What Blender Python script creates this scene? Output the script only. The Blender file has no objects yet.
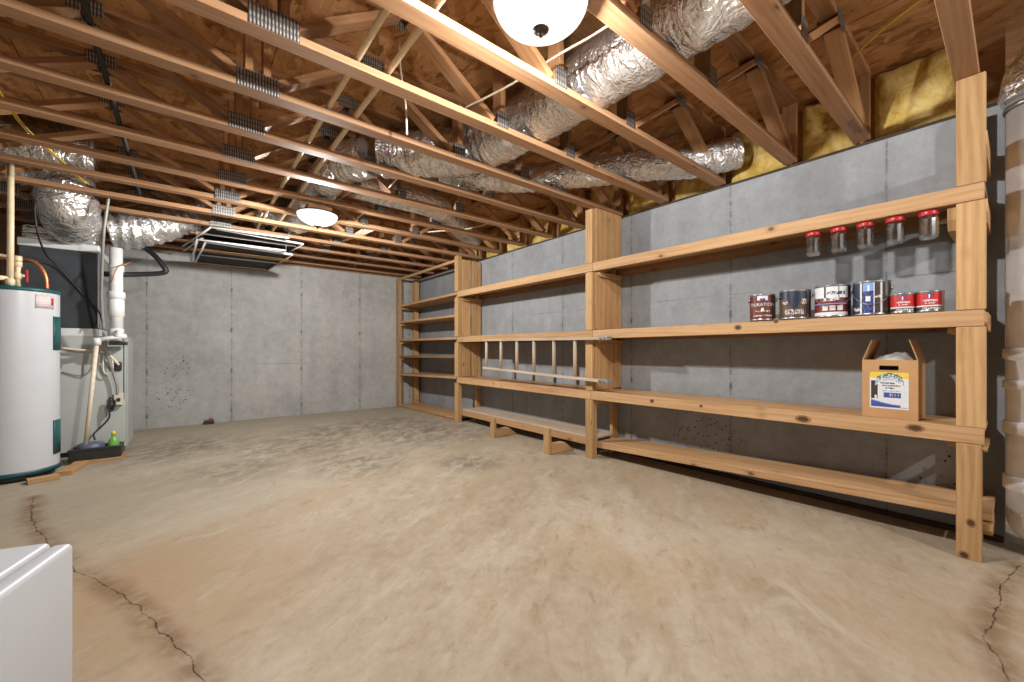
import bpy, math, random
from mathutils import Vector, Matrix, noise as mnoise
random.seed(7)
V = Vector
sc = bpy.context.scene
COL = sc.collection

# ------------------------------------------------------------------ camera
F = 406.0; HOR = 350.0; CX = 512.0; CAMZ = 1.08
YAW = math.radians(38.76)
SN, CS = math.sin(YAW), math.cos(YAW)
cam = bpy.data.cameras.new('camera'); camo = bpy.data.objects.new('camera', cam); COL.objects.link(camo)
cam.sensor_width = 36.0; cam.lens = F/1024*36; cam.shift_y = (HOR-341)/1024
cam.clip_start = 0.02
camo.location = (0, 0, CAMZ); camo.rotation_euler = (math.pi/2, 0, -YAW)
sc.camera = camo

def ray(px, py):                      # direction (per unit depth) of a photo point
    u = (px-CX)/F; w = (HOR-py)/F
    return V((SN+u*CS, CS-u*SN, w))
def atz(px, py, z):
    r = ray(px, py); d = (z-CAMZ)/r.z
    return V((r.x*d, r.y*d, z))
def atx(px, py, x):
    r = ray(px, py); d = x/r.x
    return V((x, r.y*d, CAMZ+r.z*d))
def aty(px, py, y):
    r = ray(px, py); d = y/r.y
    return V((r.x*d, y, CAMZ+r.z*d))

# ------------------------------------------------------------------ node helpers
def newmat(name):
    m = bpy.data.materials.new(name); m.use_nodes = True
    nt = m.node_tree
    for n in list(nt.nodes): nt.nodes.remove(n)
    out = nt.nodes.new('ShaderNodeOutputMaterial')
    b = nt.nodes.new('ShaderNodeBsdfPrincipled')
    nt.links.new(b.outputs[0], out.inputs[0])
    return m, nt, b, out
def N(nt, t, **kw):
    n = nt.nodes.new(t)
    for k, v in kw.items():
        if k.startswith('i_'):
            n.inputs[k[2:].replace('_', ' ')].default_value = v
        else: setattr(n, k, v)
    return n
def L(nt, a, b): nt.links.new(a, b)
def M(nt, op, a, b=None, c=None, clamp=False):
    n = nt.nodes.new('ShaderNodeMath'); n.operation = op; n.use_clamp = clamp
    for i, x in enumerate((a, b, c)):
        if x is None: continue
        if isinstance(x, (int, float)): n.inputs[i].default_value = x
        else: nt.links.new(x, n.inputs[i])
    return n.outputs[0]
def VM(nt, op, a, b=None):
    n = nt.nodes.new('ShaderNodeVectorMath'); n.operation = op
    for i, x in enumerate((a, b)):
        if x is None: continue
        if isinstance(x, (tuple, list, Vector)): n.inputs[i].default_value = tuple(x)
        else: nt.links.new(x, n.inputs[i])
    return n
def MIX(nt, fac, a, b, blend='MIX'):
    n = nt.nodes.new('ShaderNodeMix'); n.data_type = 'RGBA'; n.blend_type = blend
    for s, x in ((n.inputs[0], fac), (n.inputs[6], a), (n.inputs[7], b)):
        if isinstance(x, (int, float)): s.default_value = x
        elif isinstance(x, tuple): s.default_value = (*x, 1) if len(x) == 3 else x
        else: nt.links.new(x, s)
    return n.outputs[2]
def RAMP(nt, fac, stops):
    n = nt.nodes.new('ShaderNodeValToRGB')
    while len(n.color_ramp.elements) < len(stops): n.color_ramp.elements.new(0.5)
    for e, (p, c) in zip(n.color_ramp.elements, stops):
        e.position = p; e.color = (*c, 1) if len(c) == 3 else c
    nt.links.new(fac, n.inputs[0]); return n.outputs[0]
def SSTEP(nt, x, lo, hi, a=0.0, b=1.0):
    n = nt.nodes.new('ShaderNodeMapRange'); n.interpolation_type = 'SMOOTHSTEP'
    nt.links.new(x, n.inputs[0])
    for i, v in ((1, lo), (2, hi), (3, a), (4, b)): n.inputs[i].default_value = v
    return n.outputs[0]
def NOISE(nt, vec, scale, detail=4, rough=.5, dist=0.0):
    n = nt.nodes.new('ShaderNodeTexNoise')
    n.inputs['Scale'].default_value = scale; n.inputs['Detail'].default_value = detail
    n.inputs['Roughness'].default_value = rough; n.inputs['Distortion'].default_value = dist
    nt.links.new(vec, n.inputs['Vector']); return n.outputs[0]
def SCALE(nt, vec, s):
    return VM(nt, 'MULTIPLY', vec, s).outputs[0]
def BUMP(nt, h, strength, dist=.01):
    n = nt.nodes.new('ShaderNodeBump'); n.inputs['Strength'].default_value = strength
    n.inputs['Distance'].default_value = dist; nt.links.new(h, n.inputs['Height']); return n.outputs[0]

# ------------------------------------------------------------------ materials
def plain(name, col, rough=.5, metal=0.0, var=.06, scale=20, bump=0.0, spec=.5):
    m, nt, b, o = newmat(name)
    tc = N(nt, 'ShaderNodeTexCoord')
    n = NOISE(nt, tc.outputs['Object'], scale, 4)
    d = tuple(max(0, c*(1-var)) for c in col); l = tuple(min(1, c*(1+var)) for c in col)
    L(nt, RAMP(nt, n, [(.3, d), (.7, l)]), b.inputs['Base Color'])
    b.inputs['Roughness'].default_value = rough; b.inputs['Metallic'].default_value = metal
    b.inputs['Specular IOR Level'].default_value = spec
    if bump: L(nt, BUMP(nt, n, bump, .004), b.inputs['Normal'])
    return m

def wood(name, light, dark, knot=(.12, .05, .02), knots=1.0, grain=16.0, wav=1.2, tint=.18, rough=.62, dirt=0.0, wave=.07):
    m, nt, b, o = newmat(name)
    tc = N(nt, 'ShaderNodeTexCoord'); oi = N(nt, 'ShaderNodeObjectInfo')
    off = VM(nt, 'MULTIPLY', oi.outputs['Random'], (37.0, 11.0, 5.0)).outputs[0]
    uv = VM(nt, 'ADD', tc.outputs['UV'], off).outputs[0]
    g1 = NOISE(nt, SCALE(nt, uv, (1.1, grain, 1)), 1.0, 5, .6, wav)
    g2 = NOISE(nt, SCALE(nt, uv, (3.0, grain*7, 1)), 1.0, 3, .6, .4)
    wv = N(nt, 'ShaderNodeTexWave', bands_direction='Y')
    wv.inputs['Scale'].default_value = grain*.55; wv.inputs['Distortion'].default_value = 9.0
    wv.inputs['Detail'].default_value = 3; wv.inputs['Detail Scale'].default_value = .9
    L(nt, SCALE(nt, uv, (.14, 1, 1)), wv.inputs['Vector'])
    big = NOISE(nt, SCALE(nt, uv, (.9, 5.0, 1)), 1.0, 4, .55, 1.0)
    g = M(nt, 'ADD', M(nt, 'MULTIPLY', g1, .34), M(nt, 'ADD', M(nt, 'MULTIPLY', g2, .26), M(nt, 'ADD', M(nt, 'MULTIPLY', wv.outputs[1], wave), M(nt, 'MULTIPLY', big, .40-wave))))
    mid = tuple(a*.58+c2*.42 for a, c2 in zip(light, dark))
    c = RAMP(nt, g, [(.32, dark), (.47, mid), (.60, light)])
    vor = N(nt, 'ShaderNodeTexVoronoi'); vor.inputs['Scale'].default_value = 1.0
    L(nt, VM(nt, 'ADD', SCALE(nt, uv, (5.0, 7.5, 1)), VM(nt, 'MULTIPLY', g2, (.12, .12, 0)).outputs[0]).outputs[0], vor.inputs['Vector'])
    vs_ = N(nt, 'ShaderNodeSeparateColor'); L(nt, vor.outputs['Color'], vs_.inputs[0])
    pick = SSTEP(nt, vs_.outputs[0], .70, .72, 0, 1)
    halo = M(nt, 'MULTIPLY', pick, SSTEP(nt, vor.outputs['Distance'], .08, .30, .45, 0))
    c = MIX(nt, M(nt, 'MULTIPLY', halo, knots), c, tuple(x*.8 for x in dark))
    k = M(nt, 'MULTIPLY', pick, SSTEP(nt, vor.outputs['Distance'], .05, .13, 1.0, 0.0))
    c = MIX(nt, M(nt, 'MULTIPLY', k, .9*knots), c, knot)
    hsv = N(nt, 'ShaderNodeHueSaturation')
    L(nt, c, hsv.inputs['Color'])
    L(nt, M(nt, 'ADD', M(nt, 'MULTIPLY', oi.outputs['Random'], tint*2), 1-tint), hsv.inputs['Value'])
    c = hsv.outputs[0]
    if dirt:
        dn = NOISE(nt, SCALE(nt, uv, (2.2, 9, 1)), 1.0, 6, .65)
        c = MIX(nt, SSTEP(nt, dn, .48, .75, 0, dirt), c, tuple(x*.45 for x in dark))
    L(nt, c, b.inputs['Base Color']); b.inputs['Roughness'].default_value = rough
    b.inputs['Specular IOR Level'].default_value = .25
    L(nt, BUMP(nt, g, .12, .003), b.inputs['Normal'])
    return m

def osb(name):
    m, nt, b, o = newmat(name)
    tc = N(nt, 'ShaderNodeTexCoord'); p = tc.outputs['Object']
    vor = N(nt, 'ShaderNodeTexVoronoi'); vor.inputs['Scale'].default_value = 22
    d = NOISE(nt, p, 6, 3); pp = VM(nt, 'ADD', SCALE(nt, p, (1, .45, 1)), VM(nt, 'MULTIPLY', d, (.12, .12, .12)).outputs[0]).outputs[0]
    L(nt, pp, vor.inputs['Vector'])
    n2 = NOISE(nt, SCALE(nt, p, (8, 3, 3)), 3, 6, .7, .8); n3 = NOISE(nt, p, 1.3, 3)
    sepc = N(nt, 'ShaderNodeSeparateColor'); L(nt, vor.outputs['Color'], sepc.inputs[0])
    g = M(nt, 'ADD', M(nt, 'MULTIPLY', sepc.outputs[0], .35), M(nt, 'MULTIPLY', n2, .65))
    c = RAMP(nt, g, [(.25, (.20, .085, .03)), (.45, (.50, .245, .095)), (.70, (.66, .37, .165))])
    c = MIX(nt, SSTEP(nt, n3, .35, .7, 0, .45), c, (.38, .17, .06))
    dark = NOISE(nt, SCALE(nt, p, (14, 6, 6)), 2.2, 3, .6)
    c = MIX(nt, SSTEP(nt, dark, .66, .72, 0, .7), c, (.045, .02, .01))
    sx = N(nt, 'ShaderNodeSeparateXYZ'); L(nt, p, sx.inputs[0])
    jy = M(nt, 'ABSOLUTE', M(nt, 'SUBTRACT', M(nt, 'FRACT', M(nt, 'DIVIDE', M(nt, 'ADD', sx.outputs[0], 9.72), 1.27)), .5))
    line = SSTEP(nt, jy, .4955, .499, 0, .8)
    c = MIX(nt, line, c, (.03, .014, .007))
    L(nt, c, b.inputs['Base Color']); b.inputs['Roughness'].default_value = .8
    b.inputs['Specular IOR Level'].default_value = .15
    L(nt, BUMP(nt, g, .25, .004), b.inputs['Normal'])
    return m

def concrete_wall(name, axis, off, step, base, bug):
    m, nt, b, o = newmat(name)
    tc = N(nt, 'ShaderNodeTexCoord'); p = tc.outputs['Object']
    sx = N(nt, 'ShaderNodeSeparateXYZ'); L(nt, p, sx.inputs[0])
    a = sx.outputs[axis]; z = sx.outputs[2]
    n1 = NOISE(nt, p, 1.4, 6, .6); n2 = NOISE(nt, p, 9, 6, .65); n3 = NOISE(nt, p, 45, 3, .6)
    streak = NOISE(nt, SCALE(nt, p, (5, 5, .7)), 1.0, 4, .6)
    g = M(nt, 'ADD', M(nt, 'MULTIPLY', n1, .42), M(nt, 'ADD', M(nt, 'MULTIPLY', n2, .34), M(nt, 'MULTIPLY', streak, .24)))
    lo = tuple(x*.80 for x in base); hi = tuple(min(1, x*1.18) for x in base)
    c = RAMP(nt, g, [(.37, lo), (.5, base), (.63, hi)])
    n5 = NOISE(nt, p, 24, 5, .75)
    c = MIX(nt, SSTEP(nt, n5, .45, .72, 0, .30), c, tuple(x*.62 for x in base))
    c = MIX(nt, SSTEP(nt, NOISE(nt, SCALE(nt, p, (2.3, 2.3, 1.1)), 1.6, 5, .65, .8), .56, .74, 0, .30), c, tuple(min(1, x*1.4) for x in base))
    c = MIX(nt, SSTEP(nt, n3, .62, .75, 0, .2), c, tuple(x*.6 for x in base))
    # form joints: thin irregular vertical lines with tie marks, one faint level line
    wob = M(nt, 'MULTIPLY', M(nt, 'SUBTRACT', NOISE(nt, SCALE(nt, p, (3, 3, 3)), 2.0, 4), .5), .012)
    q = M(nt, 'DIVIDE', M(nt, 'SUBTRACT', M(nt, 'ADD', a, wob), off-step*20+step/2), step)
    dist = M(nt, 'MULTIPLY', M(nt, 'ABSOLUTE', M(nt, 'SUBTRACT', M(nt, 'FRACT', q), .5)), step)
    nz = NOISE(nt, SCALE(nt, p, (2, 2, 7)), 3.0, 5, .7)
    jl = M(nt, 'MULTIPLY', SSTEP(nt, dist, .002, .009, 1, 0), SSTEP(nt, nz, .36, .66, .10, .72))
    halo = M(nt, 'MULTIPLY', SSTEP(nt, dist, .0, .06, .28, 0), SSTEP(nt, nz, .40, .65))
    c = MIX(nt, halo, c, tuple(x*.55 for x in base))
    c = MIX(nt, jl, c, tuple(x*.28 for x in base))
    # tie marks every 0.6 m of height on each joint
    tz = M(nt, 'MULTIPLY', M(nt, 'ABSOLUTE', M(nt, 'SUBTRACT', M(nt, 'FRACT', M(nt, 'DIVIDE', M(nt, 'ADD', z, .14), .61)), .5)), .61)
    tie = M(nt, 'MULTIPLY', SSTEP(nt, dist, .008, .016, 1, 0), SSTEP(nt, tz, .018, .035, 1, 0))
    c = MIX(nt, M(nt, 'MULTIPLY', tie, .75), c, tuple(x*.3 for x in base))
    hz = M(nt, 'ABSOLUTE', M(nt, 'SUBTRACT', M(nt, 'ADD', z, M(nt, 'MULTIPLY', wob, 1.5)),   .86 if axis == 0 else 1.55))
    hl = M(nt, 'MULTIPLY', SSTEP(nt, hz, .001, .008, 1, 0), SSTEP(nt, n1, .48, .6, 0, .55))
    c = MIX(nt, hl, c, tuple(x*.4 for x in base))
    # bug holes in a few patches
    vor = N(nt, 'ShaderNodeTexVoronoi'); vor.inputs['Scale'].default_value = 30; L(nt, p, vor.inputs['Vector'])
    mask = None
    for (ba, bz, r) in bug:
        da = M(nt, 'DIVIDE', M(nt, 'SUBTRACT', a, ba), r); dz = M(nt, 'DIVIDE', M(nt, 'SUBTRACT', z, bz), r*.9)
        dd = M(nt, 'SQRT', M(nt, 'ADD', M(nt, 'MULTIPLY', da, da), M(nt, 'MULTIPLY', dz, dz)))
        mk = SSTEP(nt, dd, .2, 1.0, 1, 0)
        mask = mk if mask is None else M(nt, 'MAXIMUM', mask, mk)
    hole = M(nt, 'MULTIPLY', SSTEP(nt, vor.outputs['Distance'], .14, .26, 1, 0), SSTEP(nt, M(nt, 'ADD', M(nt, 'MULTIPLY', mask, .4), NOISE(nt, p, 15, 2)), .74, .82))
    c = MIX(nt, hole, c, (.03, .028, .025))
    L(nt, c, b.inputs['Base Color']); b.inputs['Roughness'].default_value = .85
    b.inputs['Specular IOR Level'].default_value = .25
    L(nt, BUMP(nt, M(nt, 'SUBTRACT', g, M(nt, 'ADD', M(nt, 'MULTIPLY', jl, .4), hole)), .25, .008), b.inputs['Normal'])
    return m

def seg(nt, p, a, b_):
    ba = b_-a
    pa = VM(nt, 'SUBTRACT', p, tuple(a)).outputs[0]
    dt = VM(nt, 'DOT_PRODUCT', pa, tuple(ba)).outputs['Value']
    h = M(nt, 'DIVIDE', dt, ba.dot(ba), clamp=True)
    n = nt.nodes.new('ShaderNodeVectorMath'); n.operation = 'SCALE'; n.inputs[0].default_value = tuple(ba); L(nt, h, n.inputs['Scale'])
    return VM(nt, 'LENGTH', VM(nt, 'SUBTRACT', pa, n.outputs[0]).outputs[0]).outputs['Value']

def floor_mat():
    m, nt, b, o = newmat('stained_concrete_floor')
    tc = N(nt, 'ShaderNodeTexCoord'); p = tc.outputs['Object']
    rot = N(nt, 'ShaderNodeVectorRotate', rotation_type='Z_AXIS'); rot.inputs['Angle'].default_value = math.radians(-38)
    L(nt, p, rot.inputs['Vector']); pr = rot.outputs[0]
    n1 = NOISE(nt, SCALE(nt, pr, (.55, 1.1, 1)), 1.1, 7, .62, .6)
    n2 = NOISE(nt, SCALE(nt, pr, (1.4, 3.6, 1)), 1.6, 7, .62, .5)
    n3 = NOISE(nt, p, 14, 6, .7)
    g = M(nt, 'ADD', M(nt, 'MULTIPLY', n1, .42), M(nt, 'ADD', M(nt, 'MULTIPLY', n2, .36), M(nt, 'MULTIPLY', n3, .22)))
    c = RAMP(nt, g, [(.32, (.26, .19, .12)), (.44, (.37, .298, .205)), (.54, (.44, .37, .275)), (.68, (.54, .48, .385))])
    w = NOISE(nt, SCALE(nt, pr, (.8, 1.6, 1)), .9, 5, .6, .8)
    c = MIX(nt, SSTEP(nt, w, .50, .68, 0, .55), c, (.41, .30, .185))
    w2 = NOISE(nt, SCALE(nt, p, (1, 1, 1)), .7, 4, .6, .4)
    # greyer, greener toward the far half
    sx = N(nt, 'ShaderNodeSeparateXYZ'); L(nt, p, sx.inputs[0])
    c = MIX(nt, SSTEP(nt, M(nt, 'ADD', sx.outputs[1], M(nt, 'MULTIPLY', w2, 3.0)), 4.0, 7.0, 0, .5), c, (.40, .36, .285))
    # dark scuffed patches
    sm = NOISE(nt, SCALE(nt, pr, (2.2, 3.6, 1)), 2.2, 8, .78, .6)
    spots = None
    for (px, py, r) in ((420, 432, 1.2), (330, 432, .8), (470, 462, .4), (300, 445, .9), (180, 448, .9), (355, 462, .6), (230, 470, .6), (390, 424, 1.0)):
        q = atz(px, py, 0)
        d = VM(nt, 'LENGTH', VM(nt, 'SUBTRACT', p, (q.x, q.y, 0)).outputs[0]).outputs['Value']
        mk = SSTEP(nt, d, r*.1, r*1.3, 1, 0)
        spots = mk if spots is None else M(nt, 'MAXIMUM', spots, mk)
    c = MIX(nt, M(nt, 'MULTIPLY', spots, SSTEP(nt, sm, .40, .60, .05, .8)), c, (.125, .105, .08))
    fl = SSTEP(nt, NOISE(nt, SCALE(nt, pr, (3.5, 11, 1)), 2.0, 5, .7, .3), .58, .72, 0, .55)
    c = MIX(nt, fl, c, (.24, .165, .095))
    sp_ = SSTEP(nt, NOISE(nt, SCALE(nt, pr, (9, 16, 1)), 2.4, 5, .75, .5), .62, .72, 0, .5)
    c = MIX(nt, sp_, c, (.27, .175, .09))
    lt = SSTEP(nt, NOISE(nt, SCALE(nt, pr, (1.2, 2.8, 1)), 1.7, 5, .6, .8), .56, .72, 0, .55)
    c = MIX(nt, lt, c, (.52, .475, .39))
    n6 = NOISE(nt, SCALE(nt, pr, (1, 1.5, 1)), 30, 6, .75, .4)
    c = MIX(nt, SSTEP(nt, n6, .52, .70, 0, .22), c, (.25, .175, .105))
    c = MIX(nt, SSTEP(nt, n6, .48, .34, 0, .14), c, (.53, .475, .385))
    n7 = NOISE(nt, SCALE(nt, pr, (1, 2.2, 1)), 4.2, 8, .7, .9)
    c = MIX(nt, SSTEP(nt, n7, .54, .70, 0, .5), c, (.27, .185, .105))
    for (px, py, r, col, amt) in ((150, 610, .75, (.40, .255, .125), .6), (70, 580, .7, (.38, .25, .135), .6), (230, 570, .8, (.36, .25, .15), .45), (970, 640, .7, (.38, .27, .165), .4), (180, 495, 1.3, (.30, .265, .20), .5), (60, 510, .9, (.29, .25, .185), .5)):
        q = atz(px, py, 0)
        d = VM(nt, 'LENGTH', VM(nt, 'SUBTRACT', p, (q.x, q.y, 0)).outputs[0]).outputs['Value']
        mk = M(nt, 'MULTIPLY', SSTEP(nt, d, r*.1, r, 1, 0), SSTEP(nt, n2, .34, .58, .35, 1))
        c = MIX(nt, M(nt, 'MULTIPLY', mk, amt), c, col)
    # cracks with the brown stains they bled
    pn = VM(nt, 'ADD', p, VM(nt, 'SCALE', VM(nt, 'SUBTRACT', N(nt, 'ShaderNodeTexNoise').outputs[1], (.5, .5, .5)).outputs[0]).outputs[0])
    noi = [n for n in nt.nodes if n.type == 'TEX_NOISE'][-1]
    noi.inputs['Scale'].default_value = 9; noi.inputs['Detail'].default_value = 5; L(nt, p, noi.inputs['Vector'])
    scl = [n for n in nt.nodes if n.type == 'VECT_MATH' and n.operation == 'SCALE' and not n.inputs['Scale'].is_linked][-1]
    scl.inputs['Scale'].default_value = .055
    sp = N(nt, 'ShaderNodeSeparateXYZ'); L(nt, pn.outputs[0], sp.inputs[0])
    cb = N(nt, 'ShaderNodeCombineXYZ'); L(nt, sp.outputs[0], cb.inputs[0]); L(nt, sp.outputs[1], cb.inputs[1])
    lines = [[(34, 497), (31, 520), (46, 541), (75, 571), (108, 586), (138, 606), (160, 632), (185, 655), (206, 684)],
             [(1018, 563), (1013, 571), (1003, 586), (997, 606), (985, 640), (995, 657), (1010, 680)]]
    dmin = None
    for ln in lines:
        pts = [atz(x, y, 0) for x, y in ln]
        for a, b2 in zip(pts, pts[1:]):
            d = seg(nt, cb.outputs[0], a, b2)
            dmin = d if dmin is None else M(nt, 'MINIMUM', dmin, d)
    stn = M(nt, 'MULTIPLY', SSTEP(nt, dmin, .0, .095, 1, 0), SSTEP(nt, M(nt, 'ADD', M(nt, 'MULTIPLY', n2, .5), M(nt, 'MULTIPLY', n3, .5)), .40, .56, .15, .9))
    c = MIX(nt, stn, c, (.21, .130, .07))
    crk = M(nt, 'MULTIPLY', SSTEP(nt, dmin, .0008, .0042, 1, 0), SSTEP(nt, n3, .38, .56, .25, 1))
    c = MIX(nt, crk, c, (.045, .025, .012))
    L(nt, c, b.inputs['Base Color'])
    L(nt, RAMP(nt, n2, [(.3, (.62, .62, .62)), (.7, (.8, .8, .8))]), b.inputs['Roughness'])
    b.inputs['Specular IOR Level'].default_value = .3
    L(nt, BUMP(nt, M(nt, 'SUBTRACT', M(nt, 'ADD', g, M(nt, 'MULTIPLY', n3, .3)), M(nt, 'MULTIPLY', crk, 1.2)), .22, .01), b.inputs['Normal'])
    return m

def foil_mat(name, col=(.94, .93, .92), rough=.22, su=20, sv=5):
    m, nt, b, o = newmat(name)
    tc = N(nt, 'ShaderNodeTexCoord')
    n1 = NOISE(nt, SCALE(nt, tc.outputs['UV'], (su, sv, 1)), 1.0, 3, .55, 1.2)
    n2 = NOISE(nt, SCALE(nt, tc.outputs['UV'], (su*1.8, sv*4, 1)), 1.0, 2, .5, .6)
    g = M(nt, 'ADD', M(nt, 'MULTIPLY', n1, .88), M(nt, 'MULTIPLY', n2, .12))
    L(nt, RAMP(nt, g, [(.3, tuple(x*.85 for x in col)), (.65, col)]), b.inputs['Base Color'])
    b.inputs['Metallic'].default_value = .88; b.inputs['Roughness'].default_value = rough
    n3 = NOISE(nt, SCALE(nt, tc.outputs['UV'], (su*.5, sv*2.0, 1)), 1.0, 3, .5, 2.0)
    rdg = M(nt, 'ABSOLUTE', M(nt, 'SUBTRACT', n3, .5))
    L(nt, BUMP(nt, M(nt, 'ADD', g, M(nt, 'MULTIPLY', rdg, 1.0)), .9, .035), b.inputs['Normal'])
    return m

def glow_glass():
    m = bpy.data.materials.new('lit_frosted_glass'); m.use_nodes = True
    nt = m.node_tree
    for n in list(nt.nodes): nt.nodes.remove(n)
    out = nt.nodes.new('ShaderNodeOutputMaterial')
    em = N(nt, 'ShaderNodeEmission'); em.inputs[0].default_value = (1, .985, .96, 1); em.inputs[1].default_value = 2.0
    tr = N(nt, 'ShaderNodeBsdfTransparent'); tr.inputs[0].default_value = (1, 1, 1, 1)
    mx = N(nt, 'ShaderNodeMixShader'); mx.inputs[0].default_value = .5
    L(nt, tr.outputs[0], mx.inputs[1]); L(nt, em.outputs[0], mx.inputs[2]); L(nt, mx.outputs[0], out.inputs[0])
    return m

def glass_mat():
    m = bpy.data.materials.new('clear_jar_glass'); m.use_nodes = True
    nt = m.node_tree
    for n in list(nt.nodes): nt.nodes.remove(n)
    out = nt.nodes.new('ShaderNodeOutputMaterial')
    lw = N(nt, 'ShaderNodeLayerWeight'); lw.inputs[0].default_value = .35
    tr = N(nt, 'ShaderNodeBsdfTransparent'); tr.inputs[0].default_value = (.93, .95, .95, 1)
    gl = N(nt, 'ShaderNodeBsdfGlossy'); gl.inputs['Roughness'].default_value = .06; gl.inputs[0].default_value = (.95, .97, 1, 1)
    mx = N(nt, 'ShaderNodeMixShader'); L(nt, M(nt, 'ADD', M(nt, 'MULTIPLY', lw.outputs['Facing'], .6), .16), mx.inputs[0])
    L(nt, tr.outputs[0], mx.inputs[1]); L(nt, gl.outputs[0], mx.inputs[2]); L(nt, mx.outputs[0], out.inputs[0])
    return m

def batt_mat():
    m, nt, b, o = newmat('yellow_fibreglass')
    tc = N(nt, 'ShaderNodeTexCoord'); p = tc.outputs['Object']
    n1 = NOISE(nt, p, 7, 6, .65, .6); n2 = NOISE(nt, p, 70, 4, .7)
    g = M(nt, 'ADD', M(nt, 'MULTIPLY', n1, .75), M(nt, 'MULTIPLY', n2, .25))
    L(nt, RAMP(nt, g, [(.32, (.34, .18, .03)), (.46, (.66, .44, .11)), (.62, (.84, .65, .27))]), b.inputs['Base Color'])
    b.inputs['Roughness'].default_value = .95; b.inputs['Specular IOR Level'].default_value = .1
    L(nt, BUMP(nt, g, .6, .02), b.inputs['Normal'])
    return m

def plate_mat():
    m, nt, b, o = newmat('galvanised_truss_plate')
    tc = N(nt, 'ShaderNodeTexCoord')
    w = N(nt, 'ShaderNodeTexWave', bands_direction='X'); w.inputs['Scale'].default_value = 22; w.inputs['Distortion'].default_value = 1.5
    L(nt, tc.outputs['UV'], w.inputs['Vector'])
    w2 = N(nt, 'ShaderNodeTexWave', bands_direction='Y'); w2.inputs['Scale'].default_value = 10; w2.inputs['Distortion'].default_value = 1
    L(nt, tc.outputs['UV'], w2.inputs['Vector'])
    g = M(nt, 'MULTIPLY', w.outputs[1], M(nt, 'ADD', M(nt, 'MULTIPLY', w2.outputs[1], .5), .5))
    L(nt, RAMP(nt, g, [(.1, (.10, .085, .072)), (.5, (.29, .27, .25)), (.9, (.50, .48, .46))]), b.inputs['Base Color'])
    b.inputs['Metallic'].default_value = .6; b.inputs['Roughness'].default_value = .42
    L(nt, BUMP(nt, g, .6, .004), b.inputs['Normal'])
    return m

W_TRUSS = wood('truss_pine', (.455, .262, .142), (.29, .135, .058), tint=.08, knots=.9)
W_WEB = wood('truss_web_pine', (.46, .245, .115), (.28, .122, .047), tint=.18, knots=.7)
W_SHELF = wood('shelf_pine', (.56, .35, .18), (.35, .185, .08), tint=.08, knots=1.0)
W_POST = wood('post_pine', (.53, .33, .155), (.33, .17, .065), tint=.12, knots=.9, wav=1.8, wave=.12)
W_PLY = wood('ply_panel', (.55, .33, .15), (.34, .17, .065), tint=.08, knots=.5, grain=7, wav=3.5, wave=.11)
W_DARK = wood('weathered_board', (.30, .17, .085), (.15, .075, .035), tint=.15, dirt=.3)
W_GREY = wood('aged_grey_pine', (.56, .46, .35), (.36, .27, .19), tint=.1, dirt=.25)
W_SLAT = wood('drying_rack_slat', (.50, .30, .14), (.30, .16, .07), tint=.12)
OSB = osb('subfloor_osb')
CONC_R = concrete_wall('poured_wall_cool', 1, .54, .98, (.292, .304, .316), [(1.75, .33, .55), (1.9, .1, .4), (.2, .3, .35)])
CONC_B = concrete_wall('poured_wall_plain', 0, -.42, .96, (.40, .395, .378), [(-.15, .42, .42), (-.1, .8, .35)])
FLOOR = floor_mat()
FOIL = foil_mat('crinkled_foil')
FOIL2 = foil_mat('bright_foil', (.90, .90, .90), .18, 14, 7)
GLOW = glow_glass(); GLASS = glass_mat(); BATT = batt_mat(); PLATE = plate_mat()
WHITE = plain('white_enamel', (.56, .575, .60), .32, 0, .02, 6)
WHITE2 = plain('white_appliance_plastic', (.47, .485, .51), .42, 0, .02, 5)
PVC = plain('white_pvc', (.74, .74, .72), .4, 0, .05, 15)
PVCD = plain('dirty_white_pvc', (.84, .84, .84), .5, 0, .08, 12)
CPVC = plain('cream_cpvc', (.78, .62, .40), .42, 0, .08, 18)
CREAM = plain('cream_cable', (.74, .64, .48), .5, 0, .1, 30)
YEL = plain('yellow_cable', (.80, .56, .08), .45, 0, .08, 30)
COPPER = plain('copper_pipe', (.62, .24, .10), .35, .75, .12, 30)
BLACK = plain('black_rubber', (.018, .018, .019), .5, 0, .2, 30)
BLACKP = plain('black_plastic', (.022, .021, .021), .4, 0, .2, 30)
TEAL = plain('dark_teal_plastic', (.012, .085, .095), .4, 0, .08, 20)
GREYM = plain('grey_painted_steel', (.47, .50, .475), .42, .1, .04, 4)
GREYD = plain('galvanised_sheet', (.42, .45, .48), .38, .6, .1, 8)
CHAR = plain('charcoal_duct_board', (.035, .040, .046), .7, 0, .25, 8, .2)
TAPE = plain('white_mastic_tape', (.70, .71, .70), .5, .1, .08, 14, .3)
CONDUIT = plain('grey_conduit', (.30, .28, .25), .5, .2, .1, 20)
RED = plain('red_plastic', (.40, .014, .016), .35, 0, .06, 20)
BRONZE = plain('bronze_metal', (.10, .075, .06), .35, .8, .1, 20)
STEELW = plain('white_coated_rod', (.84, .84, .83), .35, 0, .04, 20)
TIN = plain('bright_tin', (.36, .36, .37), .32, .85, .1, 20)
CARD = plain('brown_cardboard', (.50, .28, .125), .8, 0, .06, 10)
CARDD = plain('cardboard_inside', (.34, .18, .08), .85, 0, .08, 10)
DARKHOLE = plain('dark_slot', (.03, .02, .015), .9, 0, .1, 10)
TRIMD = plain('dark_expansion_strip', (.045, .024, .015), .8, 0, .3, 14)
LBL_WHITE = plain('paper_white', (.70, .71, .72), .5, 0, .03, 30)
LBL_BLUE = plain('paper_blue', (.045, .075, .33), .5, 0, .1, 40)
LBL_LBLUE = plain('paper_light_blue', (.20, .32, .62), .5, 0, .1, 40)
LBL_YEL = plain('paper_yellow', (.80, .55, .07), .5, 0, .06, 40)
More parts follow.
